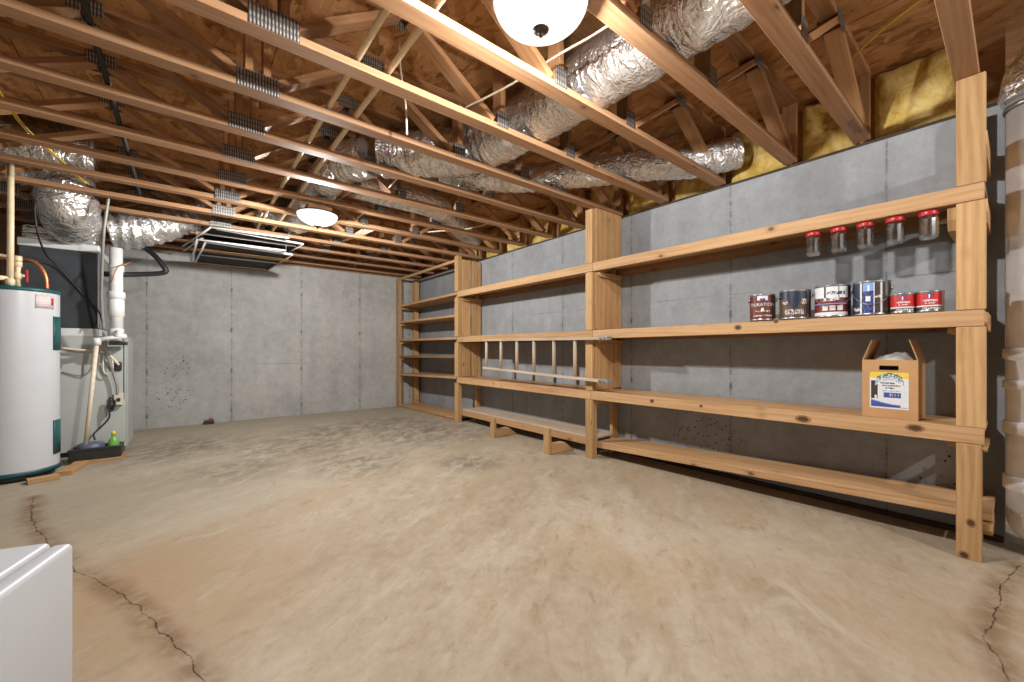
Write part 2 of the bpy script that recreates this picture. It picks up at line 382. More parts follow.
LBL_RED = plain('paper_red', (.50, .022, .02), .4, 0, .08, 40)
LBL_MAROON = plain('paper_maroon', (.15, .018, .014), .4, 0, .12, 40)
LBL_BROWN = plain('paper_brown', (.13, .028, .014), .4, 0, .2, 40)
LBL_OLIVE = plain('paper_olive_brown', (.085, .052, .026), .45, 0, .3, 30)
LBL_NAVY = plain('paper_navy', (.018, .028, .05), .35, 0, .15, 40)
LBL_DARK = plain('paper_dark', (.05, .03, .025), .45, 0, .2, 40)
LBL_PINK = plain('paper_pink_grey', (.62, .52, .52), .5, 0, .15, 60)
LBL_GREEN = plain('paper_green', (.10, .18, .10), .5, 0, .2, 40)
BAGP = plain('clear_grey_plastic_bag', (.55, .55, .52), .25, 0, .3, 14, .6)
GREENB = plain('green_bottle', (.16, .42, .08), .35, 0, .15, 20)
PURP = plain('blue_grey_pan', (.10, .11, .18), .4, 0, .2, 20)
OUTL = plain('almond_outlet', (.62, .58, .48), .4, 0, .05, 20)
SCREEN = plain('black_screen', (.016, .014, .012), .8, 0, .2, 40)
STRAP = plain('black_pipe', (.012, .011, .010), .75, 0, .3, 30)

# ------------------------------------------------------------------ mesh builder
class MB:
    def __init__(s): s.v = []; s.f = []; s.uv = []; s.mi = []; s.sm = []
    def face(s, pts, uvs=None, mi=0, smooth=False):
        b = len(s.v); s.v += [V(p) for p in pts]; s.f.append(list(range(b, b+len(pts))))
        s.uv.append(uvs or [(0, 0)]*len(pts)); s.mi.append(mi); s.sm.append(smooth)
    def box(s, lo, hi, mi=0, grain=None, rot=0.0, piv=None):
        """axis box with grain-aligned UVs (u along the longest axis, metres); rot about z around piv"""
        lo = V(lo); hi = V(hi); d = hi-lo
        g = grain if grain is not None else max(range(3), key=lambda i: d[i])
        o = [random.random()*9, random.random()*9]
        P8 = [V((lo.x if i & 1 == 0 else hi.x, lo.y if i & 2 == 0 else hi.y, lo.z if i & 4 == 0 else hi.z)) for i in range(8)]
        R8 = P8
        if rot:
            piv = V(piv) if piv is not None else (lo+hi)/2
            R = Matrix.Rotation(rot, 3, 'Z'); R8 = [piv+R @ (p-piv) for p in P8]
        for idx in ((0, 2, 3, 1), (4, 5, 7, 6), (0, 1, 5, 4), (2, 6, 7, 3), (0, 4, 6, 2), (1, 3, 7, 5)):
            oth = [a for a in range(3) if a != g]
            uv = []
            n = (P8[idx[1]]-P8[idx[0]]).cross(P8[idx[2]]-P8[idx[0]])
            ax = max(range(3), key=lambda i: abs(n[i]))
            for i in idx:
                p = P8[i]
                if ax == g: uv.append((p[oth[0]]*.3+o[0], p[oth[1]]+o[1]))
                else:
                    k = [a for a in oth if a != ax][0]
                    uv.append((p[g]+o[0], p[k]+o[1]+(.37 if ax == oth[0] else 0)))
            s.face([R8[i] for i in idx], uv, mi)
        return s
    def bar(s, a, b, w, t, side, mi=0, cut=None):
        """board from a to b; width w along side, thickness t across"""
        a = V(a); b = V(b); ax = (b-a).normalized(); sd = V(side); sd = (sd-ax*sd.dot(ax)).normalized(); up = ax.cross(sd)
        ln = (b-a).length; o = (random.random()*9, random.random()*9)
        c = []
        for p in (a, b):
            for (i, j) in ((-1, -1), (1, -1), (1, 1), (-1, 1)): c.append(p+sd*(w/2*i)+up*(t/2*j))
        per = [0, w, w+t, 2*w+t, 2*w+2*t]
        for k in range(4):
            k2 = (k+1) % 4
            s.face([c[k], c[k2], c[4+k2], c[4+k]], [(o[0], o[1]+per[k]), (o[0], o[1]+per[k+1]), (o[0]+ln, o[1]+per[k+1]), (o[0]+ln, o[1]+per[k])], mi)
        s.face([c[3], c[2], c[1], c[0]], [(0, 0), (.02, 0), (.02, t), (0, t)], mi)
        s.face([c[4], c[5], c[6], c[7]], [(0, 0), (.02, 0), (.02, t), (0, t)], mi)
        return s
    def tube(s, pts, r, n=12, mi=0, cap=True, rfun=None, sub=0):
        pts = [V(p) for p in pts]
        if sub:
            pts = spline(pts, sub)
        b = len(s.v); prev = None; up = None; acc = 0; rings = []
        for i, p in enumerate(pts):
            t = (pts[min(i+1, len(pts)-1)]-pts[max(i-1, 0)]).normalized()
            if up is None:
                up = V((0, 0, 1)) if abs(t.z) < .9 else V((1, 0, 0))
            up = (up-t*up.dot(t)).normalized(); bi = t.cross(up)
            if i: acc += (p-pts[i-1]).length
            ring = []
            for k in range(n):
                a = 2*math.pi*k/n
                rr = rfun(acc, a, p) if rfun else (r[i] if isinstance(r, list) else r)
                ring.append(p+(up*math.cos(a)+bi*math.sin(a))*rr)
            rings.append((ring, acc))
        for ring, _ in rings: s.v += ring
        for i in range(len(rings)-1):
            for k in range(n):
                k2 = (k+1) % n
                s.f.append([b+i*n+k, b+i*n+k2, b+(i+1)*n+k2, b+(i+1)*n+k])
                u0, u1 = rings[i][1], rings[i+1][1]
                s.uv.append([(u0, k/n), (u0, (k+1)/n), (u1, (k+1)/n), (u1, k/n)]); s.mi.append(mi); s.sm.append(True)
        if cap:
            s.f.append([b+k for k in reversed(range(n))]); s.uv.append([(0, 0)]*n); s.mi.append(mi); s.sm.append(False)
            e = b+(len(rings)-1)*n
            s.f.append([e+k for k in range(n)]); s.uv.append([(0, 0)]*n); s.mi.append(mi); s.sm.append(False)
        return s
    def lathe(s, c, prof, n=48, mi=0, a0=0.0, a1=2*math.pi, mfun=None, smooth=True):
        """prof: list of (radius, z) from bottom up, spun round the vertical axis at c"""
        c = V(c); full = abs(a1-a0-2*math.pi) < 1e-6; b = len(s.v); m = n if full else n+1
        for (r, z) in prof:
            for k in range(m):
                a = a0+(a1-a0)*k/n
                s.v.append(c+V((r*math.cos(a), r*math.sin(a), z)))
        for i in range(len(prof)-1):
            for k in range(n):
                k2 = (k+1) % m
                s.f.append([b+i*m+k, b+i*m+k2, b+(i+1)*m+k2, b+(i+1)*m+k])
                s.uv.append([(k/n, prof[i][1]), ((k+1)/n, prof[i][1]), ((k+1)/n, prof[i+1][1]), (k/n, prof[i+1][1])])
                s.mi.append(mfun(a0+(a1-a0)*(k+.5)/n, (prof[i][1]+prof[i+1][1])/2) if mfun else mi); s.sm.append(smooth)
        return s
    def disc(s, c, r, n=48, mi=0, up=True):
        c = V(c); pts = [c+V((r*math.cos(2*math.pi*k/n), r*math.sin(2*math.pi*k/n), 0)) for k in range(n)]
        if not up: pts.reverse()
        s.face(pts, None, mi); return s
    def prism(s, poly, axis, lo, hi, mi=0):
        """polygon in the two other axes, extruded along axis"""
        oth = [a for a in range(3) if a != axis]
        def mk(p, t):
            q = [0, 0, 0]; q[oth[0]] = p[0]; q[oth[1]] = p[1]; q[axis] = t; return V(q)
        A = [mk(p, lo) for p in poly]; B = [mk(p, hi) for p in poly]; n = len(poly)
        s.face(list(reversed(A)), [(p[0], p[1]) for p in reversed(poly)], mi); s.face(B, [(p[0], p[1]) for p in poly], mi)
        for k in range(n):
            k2 = (k+1) % n
            s.face([A[k], A[k2], B[k2], B[k]], [(poly[k][0], lo), (poly[k2][0], lo), (poly[k2][0], hi), (poly[k][0], hi)], mi)
        return s
    def build(s, name, mats, parent=None, bevel=0.0, merge=True, seg=2):
        me = bpy.data.meshes.new(name)
        off = V((0, 0, 0))
        q = parent
        while q is not None: off += V(q.location); q = q.parent
        me.from_pydata([tuple(p-off) for p in s.v], [], s.f)
        uvl = me.uv_layers.new(name='UVMap'); k = 0
        for fi, uvs in enumerate(s.uv):
            for t in uvs: uvl.data[k].uv = t; k += 1
        for i, p in enumerate(me.polygons): p.material_index = s.mi[i]; p.use_smooth = s.sm[i]
        for m in (mats if isinstance(mats, list) else [mats]): me.materials.append(m)
        import bmesh
        bm = bmesh.new(); bm.from_mesh(me)
        if merge: bmesh.ops.remove_doubles(bm, verts=bm.verts, dist=1e-5)
        bmesh.ops.recalc_face_normals(bm, faces=bm.faces)
        bm.to_mesh(me); bm.free(); me.update()
        o = bpy.data.objects.new(name, me); COL.objects.link(o)
        if parent is not None: o.parent = parent
        if bevel:
            md = o.modifiers.new('edge', 'BEVEL'); md.width = bevel; md.segments = seg; md.limit_method = 'ANGLE'; md.angle_limit = math.radians(40)
            md.harden_normals = False
        return o

def spline(pts, sub):
    out = []
    n = len(pts)
    for i in range(n-1):
        p0 = pts[max(i-1, 0)]; p1 = pts[i]; p2 = pts[i+1]; p3 = pts[min(i+2, n-1)]
        for k in range(sub):
            t = k/sub
            out.append(.5*((2*p1)+(p2-p0)*t+(2*p0-5*p1+4*p2-p3)*t*t+(3*p1-p0-3*p2+p3)*t**3))
    out.append(pts[-1]); return out

def thing(name, label, cat, loc=(0, 0, 0), group=None):
    o = bpy.data.objects.new(name, None); COL.objects.link(o); o.location = loc; o.empty_display_size = .05
    o['label'] = label; o['category'] = cat
    if group: o['group'] = group
    return o
def tag(o, label, cat, group=None):
    o['label'] = label; o['category'] = cat
    if group: o['group'] = group
    return o
def struct(o, label=None):
    o['kind'] = 'structure'
    if label: o['label'] = label
    return o

# ------------------------------------------------------------------ room shell
ZB = 2.49
XW, YB, ZW, ZC = 3.59, 7.47, 2.468, 2.96
struct(MB().box((-4.2, -3.5, -.12), (5.4, YB+.3, 0)).build('floor', FLOOR), 'stained tan concrete slab floor')
struct(MB().box((-4.2, -3.5, ZC), (5.4, YB+.3, ZC+.03)).build('ceiling', OSB), 'brown oriented strand board subfloor above the trusses')
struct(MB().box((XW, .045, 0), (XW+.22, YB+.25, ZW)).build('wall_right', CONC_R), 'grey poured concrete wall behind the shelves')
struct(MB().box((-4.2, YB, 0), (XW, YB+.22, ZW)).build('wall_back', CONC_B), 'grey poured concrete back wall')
struct(MB().box((-1.62, 6.72, 0), (-1.52, YB, ZB)).build('wall_partition', W_DARK), 'dark wooden partition behind the air handler')
struct(MB().box((-4.3, -3.5, 0), (-4.1, YB+.2, ZC)).build('wall_left', CONC_B), 'concrete wall far to the left')
struct(MB().box((-4.2, YB-.001, ZW), (XW+.2, YB+.2, ZC)).build('trim_2', W_DARK))
# sill and rim joist above the right wall
struct(MB().box((XW+.002, .045, ZW), (XW+.2, YB, ZW+.0215)).build('trim_1', TRIMD), 'wooden sill plate on top of the right wall')
struct(MB().box((XW+.13, .045, ZW+.0225), (XW+.17, YB, ZC)).build('trim_3', W_WEB), 'wooden rim joist above the right wall')
struct(MB().box((XW-.028, .05, 0.0), (XW, YB, .03)).build('baseboard_right', TRIMD), 'dark expansion strip at the foot of the right wall')
# the recess past the end of the right wall
struct(MB().box((4.15, -3.4, 0), (4.3, .045, ZW+.1)).build('wall_recess', CONC_R), 'concrete wall of the recess past the wall end')
struct(MB().box((4.12, -3.4, 0), (4.15, .045, .05)).build('baseboard_recess', TRIMD))

# ------------------------------------------------------------------ floor trusses
ZB = 2.49; CH = .038; CWD = .09
BZ = ZB+CH; TZ = ZC-CH-.001
XL, XR = -4.0, 3.57
def make_truss(loc):
    t = thing('floor_truss', 'x', 'truss', loc)
    y = loc[1]
    def bd(name, a, b, w=CWD, th=CH, side=(0, 1, 0), mat=W_WEB):
        return MB().bar((a[0], y, a[1]), (b[0], y, b[1]), w, th, side).build(name, mat, t, bevel=.0025, seg=1)
    bd('bottom_chord', (XL, ZB+CH/2), (XR, ZB+CH/2), mat=W_TRUSS)
    bd('top_chord', (XL, ZC-.001-CH/2), (XR, ZC-.001-CH/2))
    m = CH*.5
    lo, hi = BZ+.001, TZ-.001
    def diag(xb, xt):      # bottom joint x, top joint x
        s = .05 if xt > xb else -.05
        bd('web', (xb+s, lo+.012), (xt-s*.6, hi-.012))
    def vert(x): bd('web', (x, lo), (x, hi), th=CH)
    for xb, xt in ((-3.6, -2.95), (-2.4, -2.95), (-2.4, -1.82), (-1.27, -1.82), (-1.27, -.42), (.31, -.42), (.31, .94), (1.57, .94), (2.23, 2.84), (3.5, 2.84)):
        diag(xb, xt)
    for x in (.265, .35, -1.27, 1.59, 2.21, 3.55, -2.4): vert(x)
    for x, wd in ((.308, .20), (1.585, .09), (2.215, .09), (-1.27, .18), (-2.4, .16)):
        for sgn in (-1, 1):
            yy = y+sgn*(CWD/2+.0012)
            p = MB(); z0, z1 = (ZB+.001, ZB+.098) if wd > .1 else (ZB+.018, ZB+.118)
            p.face([(x-wd/2, yy, z0), (x+wd/2, yy, z0), (x+wd/2, yy, z1), (x-wd/2, yy, z1)], [(0, 0), (wd, 0), (wd, .1), (0, .1)])
            p.face([(x-wd/2, yy+sgn*.0016, z0), (x-wd/2, yy+sgn*.0016, z1), (x+wd/2, yy+sgn*.0016, z1), (x+wd/2, yy+sgn*.0016, z0)], [(0, 0), (0, .1), (wd, .1), (wd, 0)])
            for (x0, x1, za, zb) in ((x-wd/2, x+wd/2, z0, z0), (x+wd/2, x+wd/2, z0, z1), (x+wd/2, x-wd/2, z1, z1), (x-wd/2, x-wd/2, z1, z0)):
                p.face([(x0, yy, za), (x1, yy, zb), (x1, yy+sgn*.0016, zb), (x0, yy+sgn*.0016, za)])
            p.build('connector_plate', PLATE, t)
    for x in (-.42, .94, 2.84, -1.82):
        for sgn in (-1, 1):
            yy = y+sgn*(CWD/2+.002); wd = .14
            MB().box((x-wd/2, yy-.0008, ZC-.085), (x+wd/2, yy+.0008, ZC-.004), grain=0).build('connector_plate', PLATE, t)
    return t
def dup(root, loc, label):
    r = root.copy(); COL.objects.link(r); r.location = loc; r['label'] = label
    for ch in list(root.children):
        c = ch.copy(); COL.objects.link(c); c.parent = r
        for g in ch.children:
            d = g.copy(); COL.objects.link(d); d.parent = c
    return r
far_edges = [.212, .705]+[1.12+.52*i for i in range(13)]
YT = [e-.045 for e in far_edges]
tl = ['open-web floor truss bearing directly above the right end shelf post',
      'open-web floor truss with stamped lettering ending beside the largest yellow insulation batt',
      'open-web floor truss touching the right side of the nearer dome light',
      'open-web floor truss crossing just below the nearer dome light',
      'open-web floor truss two beyond the nearer dome light, ending left of it at the wall',
      'open-web floor truss landing on the tall plywood-faced middle shelf post',
      'open-web floor truss first beyond the middle shelf post',
      'open-web floor truss second beyond the middle shelf post',
      'open-web floor truss just in front of the farther dome light',
      'open-web floor truss just behind the farther dome light',
      'open-web floor truss next in front of the hanging white-rod rack',
      'open-web floor truss above the near edge of the hanging white-rod rack',
      'open-web floor truss above the middle of the hanging white-rod rack, third from back wall',
      'open-web floor truss second from the back wall',
      'open-web floor truss closest against the back wall']
tr0 = make_truss((0, YT[0], ZB)); tr0['label'] = tl[0]; tr0['group'] = 'floor trusses under the subfloor'
for y, lb in zip(YT[1:], tl[1:]): dup(tr0, (0, y, ZB), lb)

for ch in list(tr0.children):
    if not ch.name.startswith('bottom_chord'): bpy.data.objects.remove(ch)
tr0.name = 'overhead_board'; tr0['label'] = 'flat pine board overhead running to the top of the right end shelf post'; tr0['category'] = 'board'
del tr0['group']
tr0.children[0].name = 'plank'
# ink stamp strokes near the wall end of the second truss: left out of the shared mesh, so it is its own thin print on that chord
tr1 = [o for o in COL.objects if o.get('label') == tl[1]][0]
st = MB()
for i in range(12):
    x = 3.18+i*.02; yy = YT[1]-.01+random.uniform(-.006, .006)
    st.bar((x, yy-.018, ZB-.0008), (x+random.uniform(-.006, .008), yy+.018, ZB-.0008), .004, .0008, (1, 0, 0))
    if i % 2: st.bar((x, yy, ZB-.0008), (x+.012, yy+random.uniform(-.015, .015), ZB-.0008), .004, .0008, (0, 1, 0))
s_ = st.build('ink_lettering', LBL_DARK, None); s_.parent = tr1; s_.location = (0, -YT[1], -ZB); s_['label'] = 'black stamped lettering on the chord'

# ------------------------------------------------------------------ insulation batts between the truss ends
bl = ['yellow fibreglass batt beside the right end shelf post', 'yellow fibreglass batt with ragged sloping top, second from the right end post',
      'yellow fibreglass batt behind the end of the foil branch duct', 'yellow fibreglass batt left of the foil branch duct end',
      'yellow fibreglass batt directly right of the plywood-faced middle post', 'yellow fibreglass batt first left of the plywood-faced middle post',
      'yellow fibreglass batt second left of the plywood-faced middle post', 'yellow fibreglass batt third left of the plywood-faced middle post',
      'yellow fibreglass batt fourth left of the plywood-faced middle post', 'yellow fibreglass batt fifth left of the plywood-faced middle post',
      'yellow fibreglass batt sixth left of the plywood-faced middle post']
def batt(y0, y1, z0, z1, label, sd, slope=0.0):
    n, mm = 22, 22
    b = MB(); vs = []
    def front(i, j):
        s, t = i/n, j/mm
        y = y0+(y1-y0)*s; zt = z1-slope*s+.012*mnoise.noise(V((s*7, sd, 1)))
        z = z0+(zt-z0)*t
        edge = min(s, 1-s, t, 1-t); pl = min(1, edge/.22)**.5
        d = mnoise.noise(V((y*6, z*6, sd*3)))*.035+mnoise.noise(V((y*16, z*16, sd)))*.014
        cre = .03*max(0, 1-abs((s-.5)+.3*(t-.6))/.09) if sd % 2 else .02*max(0, 1-abs(t-.55+.2*s)/.06)
        return V((XW+.075-.055*pl-d*pl+cre*pl, y+.008*mnoise.noise(V((t*9, sd, s))), z))
    G = [[front(i, j) for j in range(mm+1)] for i in range(n+1)]
    for i in range(n):
        for j in range(mm): b.face([G[i][j], G[i][j+1], G[i+1][j+1], G[i+1][j]], None, 0, True)
    bk = lambda p: V((XW+.125, p.y, p.z))
    for i in range(n):
        for j in (0, mm): b.face([G[i][j], G[i+1][j], bk(G[i+1][j]), bk(G[i][j])])
    for j in range(mm):
        for i in (0, n): b.face([G[i][j], G[i][j+1], bk(G[i][j+1]), bk(G[i][j])])
    b.face([bk(G[0][0]), bk(G[n][0]), bk(G[n][mm]), bk(G[0][mm])])
    o = b.build('insulation_batt', BATT)
    tag(o, label, 'insulation', 'yellow insulation batts along the rim')
for i in range(11):
    y0 = far_edges[i]+.006; y1 = far_edges[i+1]-.09-.006
    batt(y0, y1, ZW+.024, ZC-.012-(.07 if i == 1 else 0), bl[i], i+1, slope=-.05 if i == 1 else 0)

# ------------------------------------------------------------------ ceiling lights
def dome(x, y, label, power, zr=2.425, R0=.185):
    t = thing('dome_ceiling_light', label, 'ceiling light', (x, y, zr), 'dome ceiling lights')
    if zr < 2.44: MB().box((x-.11, y-.10, zr+.019), (x+.11, y+.10, ZB-.002)).build('mounting_box', W_WEB, t)
    MB().lathe((x, y, zr), [(.0, .018), (R0-.03, .018), (R0-.01, .014), (R0+.004, .008), (R0+.006, .0), (R0-.004, -.004)], 48).build('canopy_ring', BRONZE, t)
    MB().lathe((x, y, zr), [(R0-.012, -.001), (R0-.012, -.006), (.02, -.006), (.02, -.001)], 40).build('white_pan', WHITE, t)
    prof = [(R0*math.sin(a), -.108*math.cos(a)) for a in [math.pi/2*k/14 for k in range(15)]]
    prof[0] = (.004, -.108)
    MB().lathe((x, y, zr), prof, 56).build('glass_bowl', GLOW, t)
    MB().lathe((x, y, zr), [(.0, -.142), (.006, -.140), (.009, -.134), (.007, -.128), (.016, -.124), (.030, -.116), (.033, -.109), (.028, -.104), (.0, -.103)], 28).build('finial', BRONZE, t)
    ld = bpy.data.lights.new('bulb', 'POINT'); ld.energy = power; ld.shadow_soft_size = .05; ld.color = (1, .985, .96)
    lo = bpy.data.objects.new('bulb', ld); COL.objects.link(lo); lo.parent = t; lo.location = (0, 0, -.020)
dome(1.104, 1.191, 'large lit white dome ceiling light with bronze finial, hanging nearest overhead', 430, 2.468, .187)
dome(1.02, 4.36, 'smaller-looking lit white dome ceiling light near the hanging rod rack', 560)
dome(2.2, -1.62, 'lit white dome ceiling light behind the viewpoint', 270)

# ------------------------------------------------------------------ foil flex ducts
def duct(name, pts, r, label, cat='duct', sub=40, wr=.042, mat=FOIL, n=40, sd=0.0, parent=None, taper=None, group=None):
    pts = spline([V(p) for p in pts], sub)
    # resample evenly
    out = [pts[0]]; acc = 0
    for a, b in zip(pts, pts[1:]):
        acc += (b-a).length
        if acc >= .011: out.append(b); acc = 0
    total = sum((b-a).length for a, b in zip(out, out[1:]))
    def rf(s, a, p):
        rr = r if taper is None else r+(taper-r)*min(1, s/total)
        k = 1+wr*.55*math.sin(s*2*math.pi/.085+1.2*math.sin(a*2+sd))
        k += wr*1.3*mnoise.noise(V((s*9+sd, math.cos(a)*1.6, math.sin(a)*1.6)))
        k += wr*.8*mnoise.noise(V((s*34+sd, math.cos(a)*3, math.sin(a)*3)))
        k += wr*.7*mnoise.noise(V((s*60+sd, math.cos(a)*5+sd, math.sin(a)*5)))
        return rr*k
    m = MB().tube(out, r, n, rfun=rf)
    o = m.build(name, mat, parent, merge=False)
    if parent is None: tag(o, label, cat, group)
    return o
ZD = 2.712
duct('foil_duct', [(1.9, -.5, ZD), (1.9, .4, ZD), (1.9, 1.4, ZD-.01), (1.9, 2.2, ZD), (1.82, 2.7, ZD-.01), (1.55, 3.05, ZD-.02), (1.27, 3.3, ZD-.02)], .178,
     'large foil trunk duct running through the trusses above the shelves', sd=1)
duct('foil_duct', [(1.2, 3.36, ZD-.03), (1.06, 3.62, ZD-.03), (1.05, 4.1, ZD), (1.06, 4.7, ZD), (1.1, 5.3, ZD), (1.06, 5.75, ZD), (.72, 6.0, ZD+.05)], .16,
     'foil duct passing over the farther dome light', sd=5)
duct('foil_duct', [(1.25, 3.93, ZD-.05), (1.5, 3.95, ZD-.05), (1.95, 3.95, ZD-.06), (2.2, 4.02, ZD-.06), (2.5, 4.36, ZD), (2.8, 4.62, ZD), (3.3, 5.02, ZD)], .135,
     'smooth foil branch duct between two trusses left of centre', sd=9, mat=FOIL2, wr=.02)
duct('foil_duct', [(1.8, 3.3, ZD-.02), (2.1, 3.12, ZD-.03), (2.45, 2.88, ZD-.035), (2.8, 2.42, ZD-.04), (3.08, 2.0, ZD-.05), (3.32, 1.66, ZD-.07), (3.5, 1.42, ZD-.02)], .125,
     'crinkled foil branch duct slanting to the right wall insulation', sd=13)
# duct work on the air handler
duct('foil_duct', [(-.635, 6.03, 2.35), (-.42, 6.03, 2.40), (-.2, 6.03, 2.50), (.0, 6.03, 2.63), (.2, 6.03, 2.71), (.52, 6.02, 2.72)], .205,
     'tapering foil duct leaving the right side of the plenum', sd=21, taper=.15, wr=.085)

# ------------------------------------------------------------------ wooden shelving
XF, XB = 3.14, 3.575
PR, PM, PF, PE = (.113, .2025), (2.64, 2.73), (5.2, 5.29), (7.325, 7.455)
shelf = thing('storage_shelving', 'long built-in pine shelving lining the right concrete wall', 'shelving', (3.35, 3.7, 0))
def sb(name, lo, hi, mat=W_SHELF, parent=shelf, grain=None, bev=.003):
    return MB().box(lo, hi, grain=grain).build(name, mat, parent, bevel=bev, seg=1)
T = .038
# bays 1-2 : decks with a front fascia on edge
def deck(y0, y1, zt, z1=None, name='shelf', mat=W_SHELF):
    """deck with fascia between y0 and y1; zt top at y0, z1 top at y1"""
    z1 = zt if z1 is None else z1
    d = MB().bar((XF+T+.002+(XB-XF-T)/2, y0, zt-.010), (XF+T+.002+(XB-XF-T)/2, y1, z1-.010), XB-XF-T-.002, .019, (1, 0, 0)).build(name, mat, shelf)
    MB().bar((XF+T/2, y0, zt-.042), (XF+T/2, y1, z1-.042), .084, T, (0, 0, 1)).build('fascia', W_SHELF, d, bevel=.003, seg=1)
    MB().bar((XB-T/2, y0, zt-.058), (XB-T/2, y1, z1-.058), .075, T*.8, (0, 0, 1)).build('back_rail', W_DARK, d)
    return d
for zt0, zt1, zt2 in ((1.930, 1.945, 1.95), (1.285, 1.275, 1.28), (.682, .672, .675)):
    deck(PR[0]-.008, PM[0]-.002 if zt0 > 1 else PM[0]+.02, zt0, zt1)
    deck(PM[0]+.002 if zt0 > 1 else PM[0]+.024, PF[0]+.02, zt1, zt2)
# posts: front filler blocks flush with the fascias, inner post behind, back leg
def post(y0, y1, zs, top, inner=True, low=True):
    p = sb('post', (XF+T+.0015, y0+.004, 0), (XF+2*T, y1-.004, top), W_POST) if inner else None
    z = 0
    for a, b in zs:
        MB().box((XF, y0-(.014 if a > 0 and y0 < 1 else 0), a), (XF+T, y1, b), grain=2).build('post_block', W_POST if a > 0 else W_GREY if False else W_POST, p, bevel=.003, seg=1)
    sb('back_leg', (XB-.1, y0+.01, 0), (XB-.012, y0+.048, 2.42), W_POST)
post(*PR, [(0, .596), (.683, 1.199), (1.287, 1.843), (1.932, 2.487)], 2.485)
post(*PM, [(0, .586), (.674, 1.189), (1.277, 1.858), (1.947, 2.487)], 2.485)
post(*PF, [(0, .589), (.678, 1.194), (1.283, 1.863), (1.953, 2.487)], 2.485)
sb('post', (XF, PE[0], 0), (XF+.055, PE[1], 2.44), W_POST); sb('back_leg', (XB-.11, PE[0], 0), (XB-.02, PE[1], 2.44), W_POST)
# plywood face on the middle post, boards on the far one
MB().box((XF+.03, PM[0]-.024, .69), (XB, PM[0]-.005, 1.18), grain=2).build('side_panel', W_PLY, shelf)
MB().box((XF+.03, PM[0]-.024, 1.287), (XB, PM[0]-.005, 1.855), grain=2).build('side_panel', W_PLY, shelf)
MB().box((XF+.03, PM[0]-.024, 1.95), (XB, PM[0]-.005, 2.52), grain=2).build('side_panel', W_PLY, shelf)
for a, b in ((.68, 1.19), (1.29, 1.86), (1.96, 2.44)):
    sb('side_board', (3.225, PF[0]+.004, a), (3.372, PF[0]+.03, b), W_POST); sb('side_board', (3.395, PF[0]+.004, a), (3.487, PF[0]+.03, b), W_POST)
# bay 3 : plain planks
for za, zb in ((1.945, 1.93), (1.615, 1.625), (1.275, 1.285), (.995, .975), (.685, .635)):
    m = W_DARK if abs(za-.995) < .01 else W_SHELF
    MB().bar(((XF+XB)/2+.002, PF[1]-.03, za-.02), ((XF+XB)/2+.002, PE[0]+.03, zb-.02), XB-XF-.02, .036, (1, 0, 0)).build('shelf', m, shelf, bevel=.003, seg=1)
    for y0, y1 in ((PF[1]+.001, PF[1]+.035), (PE[0]-.036, PE[0]-.001)):
        sb('cleat', (XF+.05, y0, (za if y0 < 6 else zb)-.085), (XB-.02, y1, (za if y0 < 6 else zb)-.042), W_POST)
b3 = MB().bar(((XF+XB)/2, PF[1]+.01, .055), ((XF+XB)/2, PE[0]-.002, .04), XB-XF-.02, .036, (1, 0, 0)).build('bottom_plank', W_SHELF, shelf, bevel=.003, seg=1)
sb('runner', (XF+.02, PF[1]+.02, .0), (XF+.058, PE[0]-.02, .022), W_SHELF)
sb('top_rail', (XF+.004, PF[1]+.005, 2.40), (XF+.04, PE[0]-.005, 2.44), W_SHELF)
# bottom planks of the two near bays
XBO = XF+2*T+.003
q = MB().bar(((XBO+XB)/2, PR[0]-.035, .2500), ((XBO+XB)/2, PM[0]+.02, .150), XB-XBO, .02, (1, 0, 0)).build('bottom_plank', W_SHELF, shelf, bevel=.002, seg=1)
MB().bar((XBO+.02, PR[0]-.035, .2195), (XBO+.02, PM[0]+.02, .119), .04, T, (0, 0, 1)).build('plank_edge', W_SHELF, q, bevel=.003, seg=1)
q = MB().bar(((XBO+XB)/2, PM[0]+.025, .192), ((XBO+XB)/2, PF[0]-.005, .192), XB-XBO, .02, (1, 0, 0)).build('bottom_plank', W_GREY, shelf, bevel=.002, seg=1)
MB().bar((XBO+.02, PM[0]+.025, .142), (XBO+.02, PF[0]-.005, .142), .078, T, (0, 0, 1)).build('plank_edge', W_SHELF, q, bevel=.003, seg=1)
# cleats on both sides of the posts under each shelf
def cleat(y0, y1, z, x0=XF+.0, h=.042):
    MB().prism([(x0+.03, z-h), (XB-.02, z-h), (XB-.02, z), (x0, z), (x0+.004, z-h*.55)], 1, y0, y1).build('cleat', W_POST, shelf)
cleat(PR[0]-.018, PR[0]-.001, 2.185, h=.13); cleat(PR[0]-.018, PR[0]-.001, 1.842, h=.11); cleat(PR[0]-.02, PR[0]-.001, 1.27, h=.09)
cleat(PR[0]-.016, PR[0]-.001, .59, h=.03); cleat(PR[0]-.034, PR[0]-.001, .19, x0=XF+.04, h=.06)
for z, h in ((1.840, .12), (1.196, .03), (.592, .03)): cleat(PR[1]+.001, PR[1]+.034, z, x0=XF+.042, h=h)
for z in (1.853, 1.185, .582):
    cleat(PM[1]+.001, PM[1]+.034, z, x0=XF+.042); cleat(PF[0]-.034, PF[0]-.001, z+.003, x0=XF+.042)
    if z > 1: cleat(PM[0]-.058, PM[0]-.025, z-.002, x0=XF+.042)
cleat(PM[0]-.036, PM[0]-.001, .582, x0=XF+.042)
